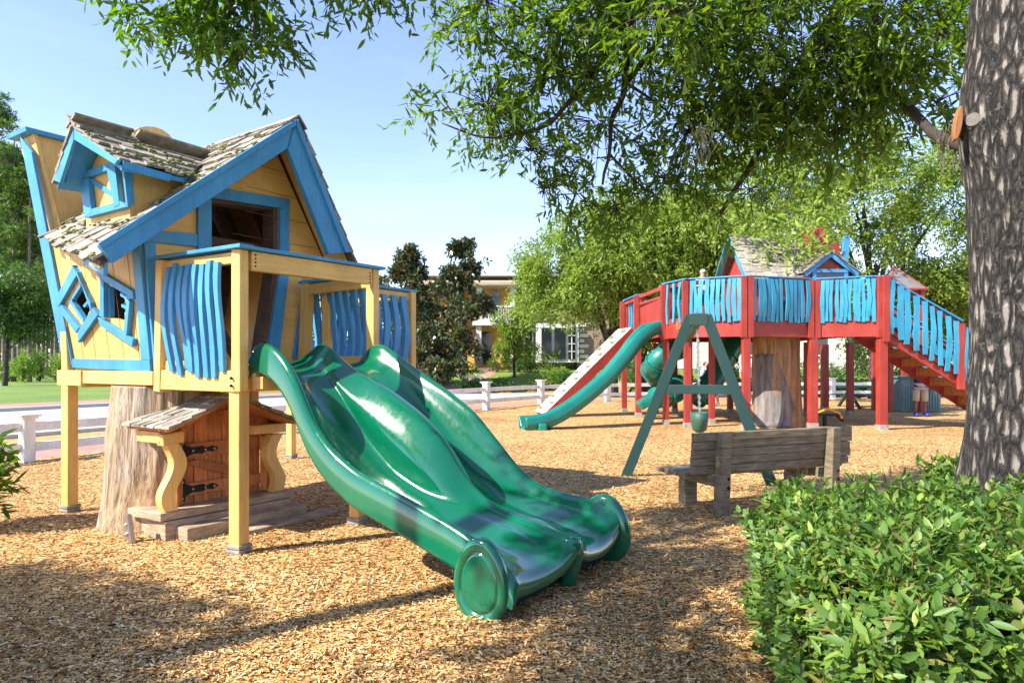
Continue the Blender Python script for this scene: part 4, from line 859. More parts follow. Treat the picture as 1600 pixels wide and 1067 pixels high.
xs = np.concatenate([np.linspace(-22,-8,40),np.linspace(-7.8,8,140),np.linspace(8.4,30,60)]); n = 150; mb = MB()
for i, x in enumerate(xs):
    top = fy(x)+.35
    for j in range(n): y = -5+(top+5)*(j/(n-1))**1.0; mb.v.append(V((x,y,hm(x,y))))
mb.f = [(i*n+j,(i+1)*n+j,(i+1)*n+j+1,i*n+j+1) for i in range(len(xs)-1) for j in range(n-1)]
mb.build('mulch_bed', M['mulch'], None, None, smooth=True, kind='structure', fixn=False)
def mesh_np(name, v, loops, sizes, mat, parent=None, kind=None, label=None, cat=None, origin=None):
    me = bpy.data.meshes.new(name); nv = len(v); me.vertices.add(nv)
    o0 = np.array(origin if origin is not None else (ORI[parent.name] if parent else (0,0,0)), float)
    me.vertices.foreach_set('co', (v-o0).astype(np.float32).ravel()); me.loops.add(len(loops)); me.loops.foreach_set('vertex_index', loops.astype(np.int32))
    st = np.concatenate([[0],np.cumsum(sizes)[:-1]]); me.polygons.add(len(sizes)); me.polygons.foreach_set('loop_start', st.astype(np.int32)); me.polygons.foreach_set('loop_total', sizes.astype(np.int32)) if hasattr(me.polygons[0],'loop_total') else None
    me.update(calc_edges=True); me.validate(); me.materials.append(mat)
    ob = link(me, name, parent, label, kind, V(o0) if not parent else V(o0))
    if cat: ob['category'] = cat
    return ob
def unit(a): return a/np.maximum(np.linalg.norm(a, axis=-1, keepdims=True), 1e-9)
def leaves(name, pos, d, nrm, ln, wd, mat, parent=None, form='leaf', fold=.25, **k):
    n = len(pos); d = unit(d); sx = unit(np.cross(d, nrm)); up = np.cross(sx, d)
    ln = np.broadcast_to(ln, n)[:,None]; wd = np.broadcast_to(wd, n)[:,None]
    if form == 'quad':
        P = [(0,0,0),(.5,-.5,.06),(1,0,0),(.5,.5,.06)]; faces = [(0,1,2,3)]
    elif form == 'chip':
        P = [(0,-.5,0),(1,-.4,.0),(1,.5,0),(0,.4,0)]; faces = [(0,1,2,3)]
    else:
        P = [(0,0,0),(.5,0,-fold),(1,0,-.28*fold-.05),(.3,-.42,0),(.68,-.36,-.02),(.3,.42,0),(.68,.36,-.02)]; faces = [(0,3,4,2,1),(0,1,2,6,5)]
    vs = np.stack([pos+d*(ln*a)+sx*(wd*b_)+up*(wd*c_) for a,b_,c_ in P],1).reshape(-1,3)
    base = (np.arange(n)*len(P))[:,None]; fl = np.concatenate([np.array(f) for f in faces]); loops = (base+fl[None,:]).ravel(); sizes = np.tile([len(f) for f in faces], n)
    return mesh_np(name, vs, loops, sizes, mat, parent, **k)
# scattered chips
nchip = 220000; Y = 2.55*np.exp(rng.random(nchip)**1.0*math.log(13/2.55)); X = (rng.random(nchip)*2-1)*.80*Y
keep = (Y < np.interp(X,FX,FY)-.2); X = X[keep]; Y = Y[keep]; n = len(X)
ks_ = np.array([hm(x,y) for x,y in zip(X,Y)]); a = rng.random(n)*6.28
dirs = np.stack([np.cos(a),np.sin(a),rng.normal(0,.22,n)],1); nr = np.stack([rng.normal(0,.35,n),rng.normal(0,.35,n),np.ones(n)],1)
mchip = leafmat('wood_chip', [CHIPS[0],CHIPS[1],CHIPS[2],CHIPS[3],CHIPS[3],CHIPS[4],CHIPS[5],CHIPS[4]], .0, .85, .15)
nt = mchip.node_tree; bs_n = nt.nodes['Principled BSDF']; src = bs_n.inputs['Base Color'].links[0].from_socket
pat = ramp(nt, noise_n(nt,(.8,.8,.8),1,5,.7), [(.30,(.50,.40,.32)),(.45,(.88,.8,.72)),(.6,(1.05,1,.95)),(.75,(1.15,1.12,1.05))]); nt.links.new(mix(nt,1.,src,pat,'MULTIPLY'), bs_n.inputs['Base Color'])
leaves('wood_chips', np.stack([X,Y,ks_+.004+rng.random(n)*.012],1), dirs, nr, (.011+.028*rng.random(n)**2.6)*(1+.02*Y), (.004+.007*rng.random(n)**1.5)*(1+.03*Y), mchip, None, 'chip', kind='stuff', label='golden brown wood chips covering the playground floor', cat='wood chips')
nl = 260; Yl = 2.7+rng.random(nl)**1.5*8; Xl = (rng.random(nl)*2-1)*.75*Yl; al = rng.random(nl)*6.28
leaves('fallen_leaves', np.stack([Xl,Yl,np.array([hm(x,y) for x,y in zip(Xl,Yl)])+.022],1), np.stack([np.cos(al),np.sin(al),rng.normal(0,.15,nl)],1), np.stack([rng.normal(0,.3,nl),rng.normal(0,.3,nl),np.ones(nl)],1), .05+.05*rng.random(nl), .02+.015*rng.random(nl), leafmat('dry_leaf',[(.10,.05,.02),(.25,.13,.05),(.35,.22,.10),(.12,.13,.03),(.42,.30,.17)],.1,.7,.3), None, 'leaf', kind='stuff', label='scattered dry fallen leaves on the wood chips', cat='leaves')
# ================================================================== VEGETATION
def blobs_pts(bl, n, shell=.5, gap=0., gs=1.3, seed=0):
    """points spread through ellipsoid clumps, kept away from noise gaps"""
    r_ = np.random.default_rng(seed); B = np.array([list(b_[0])+[b_[1] if not hasattr(b_[1],'__len__') else b_[1][0], b_[1] if not hasattr(b_[1],'__len__') else b_[1][1]] for b_ in bl])
    w = B[:,3]**2*B[:,4]**.5; w /= w.sum(); idx = r_.choice(len(bl), n, p=w); v = unit(r_.normal(size=(n,3))); rad = r_.random(n)**shell
    p = B[idx,:3]+v*rad[:,None]*np.stack([B[idx,3],B[idx,3],B[idx,4]],1)
    if gap > -1:
        nz = np.array([noise.noise(V(q)*gs) for q in p]); k = nz > gap-.25*(r_.random(n)-.5); p = p[k]; v = v[k]
    return p, v
def sprays(p, v, per, ln, wd, twig, r_, droop=.35, out=1.):
    n = len(p); tw = unit(v*out+r_.normal(size=(n,3))*.7+np.array([0,0,-droop])); 
    t = np.linspace(.1,1,per)[None,:,None]; pos = p[:,None,:]+tw[:,None,:]*t*twig+np.array([0,0,-1.])*(t**2)*twig*.25
    dd = unit(tw[:,None,:]*.8+r_.normal(size=(n,per,3))*.75+np.array([0,0,-.25])); nn = unit(r_.normal(size=(n,per,3))*.6+np.array([0,0,1.]))
    m_ = n*per; return pos.reshape(-1,3), dd.reshape(-1,3), nn.reshape(-1,3), ln*(.65+.6*r_.random(m_)), wd*(.7+.5*r_.random(m_))
def limb(mb, pts, r0, r1, seg=7):
    P = spline([V(p) for p in pts], 4); P = [p+V((noise.noise(p*3),noise.noise(p*3+V((9,0,0))),noise.noise(p*3+V((0,9,0)))))*r0*.5 for p in P]
    mb.tube(P, list(np.linspace(r0,r1,len(P))), seg)
m, nt, b, o = newmat('oak_bark'); L = nt.links
cv = coords(nt,(22,22,5.5)); wn = N(nt,'ShaderNodeTexNoise',Scale=1.2,Detail=5.,Roughness=.65); L.new(cv,wn.inputs['Vector']); ad = nt.nodes.new('ShaderNodeMix'); ad.data_type='RGBA'; ad.blend_type='ADD'; ad.inputs[0].default_value=1.9; L.new(cv,ad.inputs[6]); L.new(wn.outputs['Color'],ad.inputs[7])
vo = N(nt,'ShaderNodeTexVoronoi',Scale=1.); vo.feature='DISTANCE_TO_EDGE'; L.new(ad.outputs[2],vo.inputs['Vector'])
gB = noise_n(nt,(40,40,14),1,7,.72); mu_ = N(nt,'ShaderNodeMath',operation='MULTIPLY_ADD'); L.new(gB,mu_.inputs[0]); mu_.inputs[1].default_value=.34; L.new(vo.outputs['Distance'],mu_.inputs[2]); g = mu_.outputs[0]
g2 = noise_n(nt,(30,30,22),1,5,.7); g3 = noise_n(nt,(2,2,1),1,4,.6)
c1 = ramp(nt,g,[(.17,(.012,.010,.009)),(.25,(.045,.038,.032)),(.36,(.10,.087,.074)),(.58,(.20,.175,.15))]); lic = ramp(nt,g2,[(.58,(0,0,0)),(.66,(.85,.85,.85))]); s_ = nt.nodes.new('ShaderNodeSeparateColor'); L.new(mix(nt,1.,lic,ramp(nt,g3,[(.4,(.15,)*3),(.6,(1,)*3)]),'MULTIPLY'),s_.inputs[0])
hh = ramp(nt,g,[(.14,(0,0,0)),(.45,(1,1,1))])
L.new(mix(nt,s_.outputs[0],c1,(.33,.34,.30)),b.inputs['Base Color']); b.inputs['Roughness'].default_value=.92; bump(nt,b,hh,1.,.07); M['bark']=m
M['twig'] = plain('dark_twig',(.045,.032,.022),.9,var=.3); M['pinebark'] = wood('pine_bark',[(.06,.045,.035),(.17,.13,.10),(.28,.22,.17)],(6,6,2),isl=False)
# ---- big oak at the right edge, its limbs reaching over the playground
oak = thing('oak_tree','thick trunked oak with grey furrowed bark, limbs arching over the playground','tree',(3.35,4.5,0))
rings = []; nz_ = 330; ns_ = 190
for i in range(nz_):
    z_ = -.1+5.6*i/(nz_-1); ring = []
    cx = 3.37+.035*math.sin(z_*1.3)+.02*(z_-2); 
    for k in range(ns_):
        t = 2*math.pi*k/ns_; d = V((math.cos(t),math.sin(t),0)); r = .355+.12*math.exp(-z_*3.0)+.04*math.exp(-((z_-3.1)/.3)**2)*max(0,-d.x+.2)-.012*z_
        q = V((d.x*2.2,d.y*2.2,z_*.55)); wv = V((noise.noise(q*2)*.35,noise.noise(q*2+V((5,0,0)))*.35,0))
        rid = 1-abs(noise.noise(V((d.x*5.2,d.y*5.2,z_*1.5))+wv)*2.2); rid = max(0,min(1,rid)); fine = noise.noise(V((d.x*14,d.y*14,z_*5.5)))
        r += .008*(rid**1.6)-.004+.006*fine+.04*noise.noise(V((d.x*1.2,d.y*1.2,z_*.8)))+.014*noise.noise(V((d.x*3,d.y*3,z_*2.2)))
        ring.append(V((cx,4.5,0))+d*r+Z*z_)
    rings.append(ring)
MB().loft(rings).build('trunk',M['bark'],oak,smooth=True)
def PX(px,py,Y_): return W(px,py,Y_)
col_ = MB(); q = PX(1521,188,4.425); nq = V((-.72,-.69,.05)).normalized()
col_.tube([q-nq*.10,q-nq*.02,q+nq*.012],[.12,.078,.056],16); col_.build('branch_collar',M['bark'],oak,smooth=True)
col_ = MB(); col_.tube([q+nq*.006,q+nq*.018],[.045,.043],16); col_.build('branch_scar',plain('grey_cut_wood',(.15,.135,.12),.9,var=.35),oak)
e = [PX(1497+6*math.cos(t)+4*math.sin(t),193-27*math.sin(t),4.44) for t in np.linspace(0,2*math.pi,16,endpoint=False)]
MB().prism(e,(-.3,-.95,0),-.05,.02).build('torn_wood',wood('fresh_torn_wood',[(.30,.10,.03),(.5,.2,.07),(.6,.3,.12)],(40,40,6)),oak,bevel=.006)
lb = MB()
def pl(*p): return [PX(*q) for q in p]
limb(lb, pl((1560,-260,4.6),(1460,-150,5.4),(1326,0,6.2),(1255,98,6.3),(1207,161,6.4),(1188,236,6.5),(1121,335,6.6)),.10,.018)
limb(lb, pl((1500,-210,5.0),(1420,-160,6),(1365,0,6),(1377,59,6),(1385,130,6)),.06,.02)
limb(lb, pl((1540,235,4.6),(1491,222,4.9),(1444,197,5.4),(1396,138,5.9),(1340,110,6)),.055,.02)
limb(lb, pl((1560,-300,4.6),(1300,-260,5.6),(1120,-140,6.4),(977,0,6.6),(980,75,6.6),(977,128,6.6),(957,197,6.6),(944,292,6.6)),.09,.012)
limb(lb, pl((1160,-150,6.2),(1066,0,6.5),(1026,66,6.5),(980,128,6.6)),.055,.025)
limb(lb, pl((1000,20,6.5),(964,56,6.5),(921,121,6.5),(879,171,6.5),(843,200,6.4),(760,215,6.4),(690,195,6.4)),.04,.006)
limb(lb, pl((1207,161,6.4),(1150,190,6.5),(1100,215,6.6),(1050,250,6.8)),.03,.008)
limb(lb, pl((977,128,6.6),(1010,150,6.6),(1050,180,6.7)),.02,.006); limb(lb, pl((950,240,6.6),(990,280,6.7),(1030,310,6.8)),.016,.005)
limb(lb, pl((921,121,6.5),(850,100,6.5),(780,60,6.4),(740,20,6.3)),.02,.006); limb(lb, pl((1255,98,6.3),(1300,170,6.2),(1340,230,6.1)),.025,.006)
lb.build('limbs',M['twig'],oak,smooth=True)
OB = [(660,170,28,6.4),(700,180,45,6.4),(760,175,70,6.4),(745,275,30,6.3),(830,240,55,6.5),(850,130,85,6.5),(715,50,35,6.2),(760,10,60,6.2),(880,45,90,6.2),(940,200,75,6.9),(850,300,28,6.8),(900,310,50,6.9),(960,330,45,7),(1050,290,70,7),(1010,120,100,6.6),(1080,210,80,6.5),(1150,150,110,6.2),(1150,50,120,6),(1260,100,120,6),(1230,215,55,6.4),(1370,140,110,6),(1380,40,120,5.7),(1460,170,55,5.6),(1475,60,60,5.4),(1110,325,35,6.6),(1170,300,30,6.4),(1310,210,55,6),(1420,220,35,5.8),(1000,0,100,6),(1250,0,120,5.6),(1050,30,80,5.4),(820,-70,120,6.2),(960,-130,160,6.4),(1150,-150,200,6.4),(1330,-170,200,6),(1500,-120,140,6),(1180,-330,220,7),(1400,-350,260,6.5)]
bl = [(tuple(PX(x,y,Y_)), (r*Y_/F, r*Y_/F*.85)) for x,y,r,Y_ in OB]
p, v = blobs_pts(bl, 11500, .45, -.16, 1.9, 3); r_ = np.random.default_rng(5)
po, di, nn, ll, ww = sprays(p, v, 9, .105, .033, .25, r_)
M['oakleaf'] = leafmat('oak_leaf',[(.03,.065,.009),(.065,.12,.014),(.09,.16,.017),(.11,.175,.02),(.05,.10,.016),(.165,.235,.03),(.06,.12,.016),(.13,.19,.022)],.5,.42,.4,(2.0,2.2,.5))
leaves('crown', po, di, nn, ll, ww, M['oakleaf'], oak)
tw = MB()
for a_, b_ in zip(p[::2], v[::2]): a_ = V(a_); tw.tube([a_-V(b_)*.25+V((0,0,.06)), a_, a_+V(b_)*.1-V((0,0,.06))], [.006,.004,.002], 3, False)
tw.build('twigs', M['twig'], oak)
r2_ = random.Random(3); M['greymoss'] = plain('grey_moss',(.15,.14,.09),.95)
for (x,y,Y_,n_) in ((1100,200,5.6,26),(1092,228,5.6,20),(1478,215,5.0,30),(1488,240,4.9,18),(1385,90,5.6,16),(1075,90,5.5,14)):
    ms = MB()
    for _ in range(n_):
        q = PX(x+r2_.gauss(0,9),y+r2_.gauss(0,14),Y_+r2_.gauss(0,.08)); Lm = r2_.uniform(.05,.17); ms.tube([q,q+V((r2_.gauss(0,.02),r2_.gauss(0,.02),-Lm*.5)),q+V((r2_.gauss(0,.03),0,-Lm))],[.003,.004,.0015],3,False)
    ms.build('hanging_moss', M['greymoss'], oak)
# ---- tree left of the view whose branch hangs into the sky
lo = thing('overhanging_tree','leafy tree whose drooping branch hangs into the open sky above the yellow playhouse','tree',(-8.2,-.6,0))
tb = MB(); limb(tb,[(-8.2,-.6,-.1),(-8.15,-.5,1.5),(-8.2,-.3,3.2),(-8,0,5)],.34,.2,14); tb.build('trunk',M['bark'],lo,smooth=True)
lb = MB(); limb(lb,[(-8.1,-.2,4.2),(-6,1.8,6.2),(-4,3.4,6.4),(-2.6,4.4,5.6),(-1.95,4.8,4.6),(-1.98,4.85,4.0)],.12,.008); limb(lb,[(-3.4,3.8,6.1),(-3.0,4.6,5.2),(-2.7,4.9,4.1)],.03,.006); limb(lb,[(-2.6,4.4,5.6),(-1.5,4.6,5.0),(-1.0,4.8,4.25)],.03,.006); limb(lb,[(-8.1,-.3,3.8),(-8,.6,4.8),(-7.2,1.6,5.2)],.09,.03); limb(lb,[(-8,0,5),(-7,-.8,6),(-5,-.2,6.4)],.1,.03)
limb(lb, pl((395,0,4.8),(398,40,4.8),(392,70,4.8),(370,105,4.8),(385,135,4.8)),.012,.003); limb(lb, pl((300,20,4.8),(345,60,4.8),(380,85,4.8)),.01,.003)
lb.build('limbs',M['twig'],lo,smooth=True)
LB = [(225,12,35,4.8),(260,35,38,4.8),(300,55,38,4.8),(340,20,70,4.8),(350,75,38,4.8),(385,60,45,4.8),(420,30,45,4.8),(425,98,22,4.8),(372,105,20,4.8),(455,15,30,4.8),(470,50,10,4.8),(510,-20,22,4.8),(590,15,24,4.8),(625,25,12,4.8),(575,-30,45,4.8),(190,-25,40,4.8),(350,-60,110,4.8),(450,-80,80,4.8),(630,-60,50,4.8)]
bl = [(tuple(PX(x,y,Y_)), (r*Y_/F, r*Y_/F*.9)) for x,y,r,Y_ in LB]
p, v = blobs_pts(bl, 950, .5, -.12, 2.4, 8)
sh_bl = [((-8.6,2.0,5.0),(.6,.35)),((-8.0,1.7,5.0),(.6,.35)),((-7.4,1.45,5.0),(.55,.35)),((-6.9,1.25,5.0),(.42,.3)),((-7.7,.95,5.0),(.6,.35)),((-7.1,.75,5.0),(.5,.3)),((-8.4,1.1,5.0),(.7,.35)),((-9.2,1.8,5),(.7,.4)),((-5.95,.75,5.0),(.3,.2)),((-7.6,.2,5.2),(.8,.4)),((-8.8,.1,5),(1.0,.4)),
         ((-4.9,.9,5.5),(.5,.3)),((-4.5,1.6,5.4),(.5,.3)),((-4.1,2.2,5.5),(.55,.35)),((-4.2,3.2,5.6),(.4,.3)),((-3.6,1.5,5.0),(.45,.3)),((-4.3,.5,5.4),(.55,.3)),((-3.6,2.5,5.6),(.4,.3)),((-4.9,.2,5.6),(.4,.3))]
p2, v2 = blobs_pts(sh_bl, 5200, .6, -.26, 1.7, 9)
r_ = np.random.default_rng(6); A_ = sprays(p, v, 8, .095, .030, .22, r_); B_ = sprays(p2, v2, 8, .11, .036, .26, r_)
M['brightleaf'] = leafmat('bright_leaf',[(.03,.07,.010),(.06,.13,.012),(.10,.19,.018),(.05,.11,.015),(.13,.21,.02)],.5,.4,.5,(2.1,2.2,.5))
leaves('crown', *[np.concatenate([a_,b_]) for a_,b_ in zip(A_,B_)], M['brightleaf'], lo)
# ---- clipped hedge in the right foreground
hd = thing('clipped_hedge','clipped glossy green hedge filling the lower right corner','hedge',(3,3.3,0))
hx0_,hx1_,hy0_,hy1_ = 1.42,5.2,2.05,4.02
def hedge_pts(n, x0,x1,y0,y1,zt, seed, jit=.06):
    r_ = np.random.default_rng(seed); ar = np.array([(x1-x0)*(y1-y0)*1.5,(x1-x0)*zt*1.6,(y1-y0)*zt*1.6,(x1-x0)*zt*.5]); s_ = r_.choice(4,n,p=ar/ar.sum()); u = r_.random(n); w = r_.random(n); P = np.zeros((n,3)); Q = np.zeros((n,3))
    k = s_==0; P[k]=np.stack([x0+(x1-x0)*u[k],y0+(y1-y0)*w[k],np.full(k.sum(),zt)],1); Q[k]=(0,0,1)
    k = s_==1; P[k]=np.stack([x0+(x1-x0)*u[k],np.full(k.sum(),y0),.04+(zt-.02)*w[k]],1); Q[k]=(0,-1,.3)
    k = s_==2; P[k]=np.stack([np.full(k.sum(),x0),y0+(y1-y0)*u[k],.04+(zt-.02)*w[k]],1); Q[k]=(-1,0,.3)
    k = s_==3; P[k]=np.stack([x0+(x1-x0)*u[k],np.full(k.sum(),y1),.04+(zt-.02)*w[k]],1); Q[k]=(0,1,.3)
    nz = np.array([noise.noise(V(q)*2.2) for q in P]); nz2 = np.array([noise.noise(V(q)*6) for q in P])
    sh_ = (r_.random(n) < .05)*(Q[:,2] > .9)*r_.random(n)*.10
    P[:,0] -= .17*(y1-P[:,1])*(x1-P[:,0])/(x1-x0)
    P += Q*(nz*.06+nz2*.045+r_.normal(0,jit*.65,n)-.02+sh_)[:,None]
    kp_ = nz2 > -.42; P = P[kp_]; Q = Q[kp_]
    c = np.array([(x0+x1)/2,(y0+y1)/2,0]); rel = P-c; f = 1-.06*(np.clip(P[:,2]/zt,0,1)>.86); P[:,0] = c[0]+rel[:,0]*f; 
    return P, Q, r_
def hedge_core(par, x0,x1,y0,y1,zt, mat):
    mb = MB(); k = 14; bx_ = []
    mb.box(x0+.13,x1-.13,y0+.13,y1-.13,0,zt-.13); mb.build('dark_core', mat, par)  # solid dark box added inside the foliage to block light
M['core'] = plain('hedge_core_dark',(.03,.028,.012),.95,var=.4)
M['hedgeleaf'] = leafmat('hedge_leaf',[(.04,.095,.015),(.075,.155,.022),(.11,.20,.03),(.055,.125,.035),(.16,.27,.035),(.085,.17,.04),(.24,.34,.05),(.05,.11,.025),(.075,.155,.022),(.10,.19,.03),(.20,.15,.05)],.30,.45,.35,(1.8,1.9,.6))
hedge_core(hd,hx0_,hx1_,hy0_,hy1_,.74,M['core'])
P, Q, r_ = hedge_pts(15000,hx0_,hx1_,hy0_,hy1_,.74,21)
n = len(P); per = 6; ax_ = unit(Q*.7+np.array([0,0,.75])+r_.normal(size=(n,3))*.35); an = (np.arange(per)*2.4)[None,:,None]
t = (np.arange(per)/per)[None,:,None]; s1 = unit(np.cross(ax_, r_.normal(size=(n,3)))); s2_ = np.cross(ax_, s1)
pos = P[:,None,:]+ax_[:,None,:]*(t-.5)*.075; rad_ = s1[:,None,:]*np.cos(an)+s2_[:,None,:]*np.sin(an); dd = unit(rad_+ax_[:,None,:]*(.25+.8*t)+r_.normal(size=(n,per,3))*.25); nn = unit(ax_[:,None,:]-rad_*.4+r_.normal(size=(n,per,3))*.15)
mm = n*per; leaves('foliage', pos.reshape(-1,3), dd.reshape(-1,3), nn.reshape(-1,3), .032+.050*r_.random(mm)**1.3, .017+.022*r_.random(mm), M['hedgeleaf'], hd, fold=.18)
stm = MB()
for a_, b_ in zip(P[::3], ax_[::3]): a_=V(a_); stm.tube([a_-V(b_)*.12,a_+V(b_)*.03],[.004,.002],3,False)
stm.build('stems', plain('reddish_stem',(.16,.08,.035),.8), hd)
def shrub(name, label, loc, w, d, h, n, ln, wd, mat, seed, cat='shrub', group=None, form='leaf', per=6, core=True, twig=.12, gap=-.3, up=.5):
    root = thing(name, label, cat, loc, group); r_ = np.random.default_rng(seed); q = V(loc)
    bl = [((q.x+(r_.random()-.5)*w*.75, q.y+(r_.random()-.5)*d*.75, q.z+h*(.35+.3*r_.random())), (min(w,d)*.30*(.7+.5*r_.random()), h*.36)) for _ in range(max(5,int(w/h*5)))]
    p, v = blobs_pts(bl, n, .3, gap, 1.5, seed); p[:,2] = np.maximum(p[:,2], q.z+.03)
    a_ = sprays(p, v, per, ln, wd, twig, r_, -up); leaves('foliage', *a_, mat, root, form)
    sm_ = MB()
    for k in range(7): t_ = r_.random()*6.28; sm_.tube([q,q+V((math.cos(t_)*w*.12,math.sin(t_)*d*.12,h*.5)),q+V((math.cos(t_)*w*.3,math.sin(t_)*d*.3,h*.8))],[.02*h+.004,.012*h+.003,.004],5,False)
    sm_.build('stems', M['twig'], root); return root
shrub('leafy_shrub','looser leafy shrub at the foot of the oak, just behind the clipped hedge',(2.95,5.3,0),1.5,.7,.86,760,.075,.032,M['hedgeleaf'],31)
shrub('leafy_shrub','broad leaved green shrub cut off by the left border near the wood chips',(-4.92,6.3,0),.7,.6,.95,170,.15,.05,M['brightleaf'],33,twig=.16)
# ---- background trees
def tree(name, label, loc, blobs, n, ln, wd, mat, seed, trunk_r, trunk_h, group=None, per=6, gap=-.15, gs=.6, twig=.5, form='quad', shell=.4, bark='bark', droop=.2, limbs=6):
    root = thing(name, label, 'tree', loc, group); q = V(loc); r_ = np.random.default_rng(seed)
    bl = [((q.x+x,q.y+y,q.z+z_),(rx,rz)) for x,y,z_,rx,rz in blobs]
    p, v = blobs_pts(bl, n, shell, gap, gs, seed); leaves('crown', *sprays(p, v, per, ln, wd, twig, r_, droop), mat, root, form)
    tb = MB(); limb(tb,[q-Z*.2,q+V((.05*trunk_h*.3,0,trunk_h*.4)),q+V((0,0,trunk_h*.75)),q+V((.1,.1,trunk_h))],trunk_r,trunk_r*.35,10)
    big = sorted(blobs, key=lambda b_: -b_[3])[:limbs]
    for x,y,z_,rx,rz in big: limb(tb,[q+V((0,0,min(trunk_h*.55,z_*.6))),q+V((x*.5,y*.5,z_*.75)),q+V((x,y,z_))],trunk_r*.4,trunk_r*.08,6)
    tb.build('trunk', M[bark], root, smooth=True); return root
def rb(n, R_, z0, z1, r0, r1, seed, flat=1., yk=.7):
    r_ = random.Random(seed); out = []
    for _ in range(n):
        z_ = r_.uniform(z0,z1); k = math.sqrt(max(.08,1-((z_-(z0*.6+z1*.4))/(z1-z0)/.75)**2)); a = r_.uniform(0,6.28); d = R_*k*math.sqrt(r_.random()); r = r_.uniform(r0,r1); out.append((d*math.cos(a),d*math.sin(a)*yk,z_,r,r*flat))
    return out
M['olive'] = leafmat('olive_oak_leaf',[(.085,.14,.025),(.15,.225,.04),(.23,.31,.065),(.32,.40,.09),(.12,.19,.04),(.27,.35,.075)],.42,.5,.4,(1.7,1.8,.6))
M['magleaf'] = leafmat('magnolia_leaf',[(.015,.04,.016),(.03,.065,.02),(.05,.095,.03),(.02,.05,.02),(.20,.10,.03),(.12,.15,.06),(.04,.085,.025),(.15,.07,.025)],.12,.25,.6)
M['darkleaf'] = leafmat('dark_tree_leaf',[(.03,.075,.018),(.05,.11,.022),(.08,.155,.03),(.14,.22,.04)],.3,.5,.4)
M['limeleaf'] = leafmat('lime_shrub_leaf',[(.08,.17,.02),(.13,.25,.03),(.20,.33,.04),(.28,.36,.07)],.35,.45,.4)
M['midleaf'] = leafmat('green_shrub_leaf',[(.03,.085,.018),(.05,.13,.025),(.09,.18,.035),(.06,.12,.04)],.25,.45,.45)
M['needle'] = leafmat('pine_needle',[(.05,.10,.025),(.08,.15,.03),(.13,.21,.05),(.19,.26,.07)],.25,.55,.3)
ob_ = [(-4.6,0,3.9,1.7,1.2),(-3.9,-.4,5.4,1.7,1.3),(-2.6,0,6.8,1.8,1.3),(-1.0,-.5,7.4,1.9,1.3),(-2.5,-1.2,4.6,1.9,1.3),(-.6,-1.4,5.6,2.0,1.4),(.9,-.6,6.9,1.9,1.3),(1.2,-1.2,4.8,1.9,1.3),(2.6,-.6,5.8,1.8,1.3),(3.4,0,4.4,1.7,1.2),(4.4,0,5.4,1.6,1.2),(-1.2,-1.2,3.5,1.5,.8),(3,-1,3.4,1.3,.8),(-3.6,-.9,3.1,1.2,.7),(0,1,6.5,2,1.4),(2,1,7.2,1.8,1.2),(-3,1.5,5,2,1.4),(4.8,.6,6.6,1.5,1.2),(3.2,0,7.8,1.9,1.2),(5.8,0,7.6,1.7,1.2),(-5.2,0,4.6,1.0,.8),(-5.0,.2,5.8,1.0,.8)]
tree('live_oak','wide olive green oak in front of the brick wing of the far house',tuple(W(955,566,33)[:2])+(.0,),[(x*.92+1.0,y,z_*.92+1.35,rx,rz) for x,y,z_,rx,rz in ob_],24000,.22,.085,M['olive'],41,.32,4,'oaks beyond the playground',per=7,gap=-.08,gs=.75,twig=.55)
tree('live_oak','tall pale oak whose sparse crown rises over the red stairs',(16.5,31,0),[(-8.5,0,8.2,1.8,1.3),(-6.8,0,7.0,1.9,1.4),(-5.4,-.5,9.2,2.0,1.5),(-7,0,9.8,1.7,1.2),(-3.6,0,7.6,1.9,1.4),(-3.2,0,10.2,2,1.5),(-1,0,9,2.1,1.5),(-1,0,11.2,2,1.4),(1.2,0,10,2,1.5),(1,0,7.4,1.9,1.3),(3.4,0,9,2,1.4),(4,0,11,2,1.5),(5.6,0,7.4,2,1.4),(3,0,5.8,1.6,1),(5.8,0,5.4,1.8,1.2),(-5.6,0,5.2,1.5,1),(-2,0,5.4,1.4,.9),(7.5,0,9.5,2,1.5),(-4,0,11.8,1.7,1.2),(-8.3,-11.6,4.95,.62,.28),(-7.4,-11.7,5.35,.7,.4),(-9.4,-11.4,5.5,.6,.35),(-8.9,-12.2,4.7,.45,.25),(-7.9,-12.4,4.55,.4,.2),(-7,-9,6.4,1.2,.7),(-7.6,-5,7.2,1.5,.9)],23000,.22,.085,M['olive'],43,.35,6,'oaks beyond the playground',per=7,gap=.0,gs=.7,twig=.6)
tree('live_oak','dense shaded oak filling the gap between the two far oaks above the red deck',(6.8,36,.2),rb(20,4.6,3.2,9.5,1.4,2.0,5,.75),15000,.22,.09,M['olive'],45,.3,5,'oaks beyond the playground',per=7,gap=-.12,gs=.7,twig=.55)
tree('live_oak','low green oak beyond the foot of the red stairs by the big trunk',(21,34,0),rb(16,4.2,2.2,6.0,1.3,1.8,6,.7),8000,.22,.09,M['olive'],46,.3,4,'oaks beyond the playground',per=7,gap=-.05,gs=.7,twig=.55)
def mag(loc, label, h, seed, w=2.0):
    r_ = random.Random(seed); bl = []
    for k in range(42):
        t = r_.random()**.8; z_ = h*(.12+.86*t); R_ = w*(1-t)**.6+.15; a = r_.uniform(0,6.28); d = R_*r_.uniform(.3,1); s_ = r_.uniform(.34,.62)*(1.1-.45*t); bl.append((d*math.cos(a),d*math.sin(a),z_,s_*1.1,s_*.8))
    return tree('magnolia_tree',label,loc,bl,3800,.30,.14,M['magleaf'],seed,.11,h*.95,'magnolias before the far house',per=7,gap=.02,gs=1.2,twig=.35,shell=.6,droop=-.2,limbs=4)
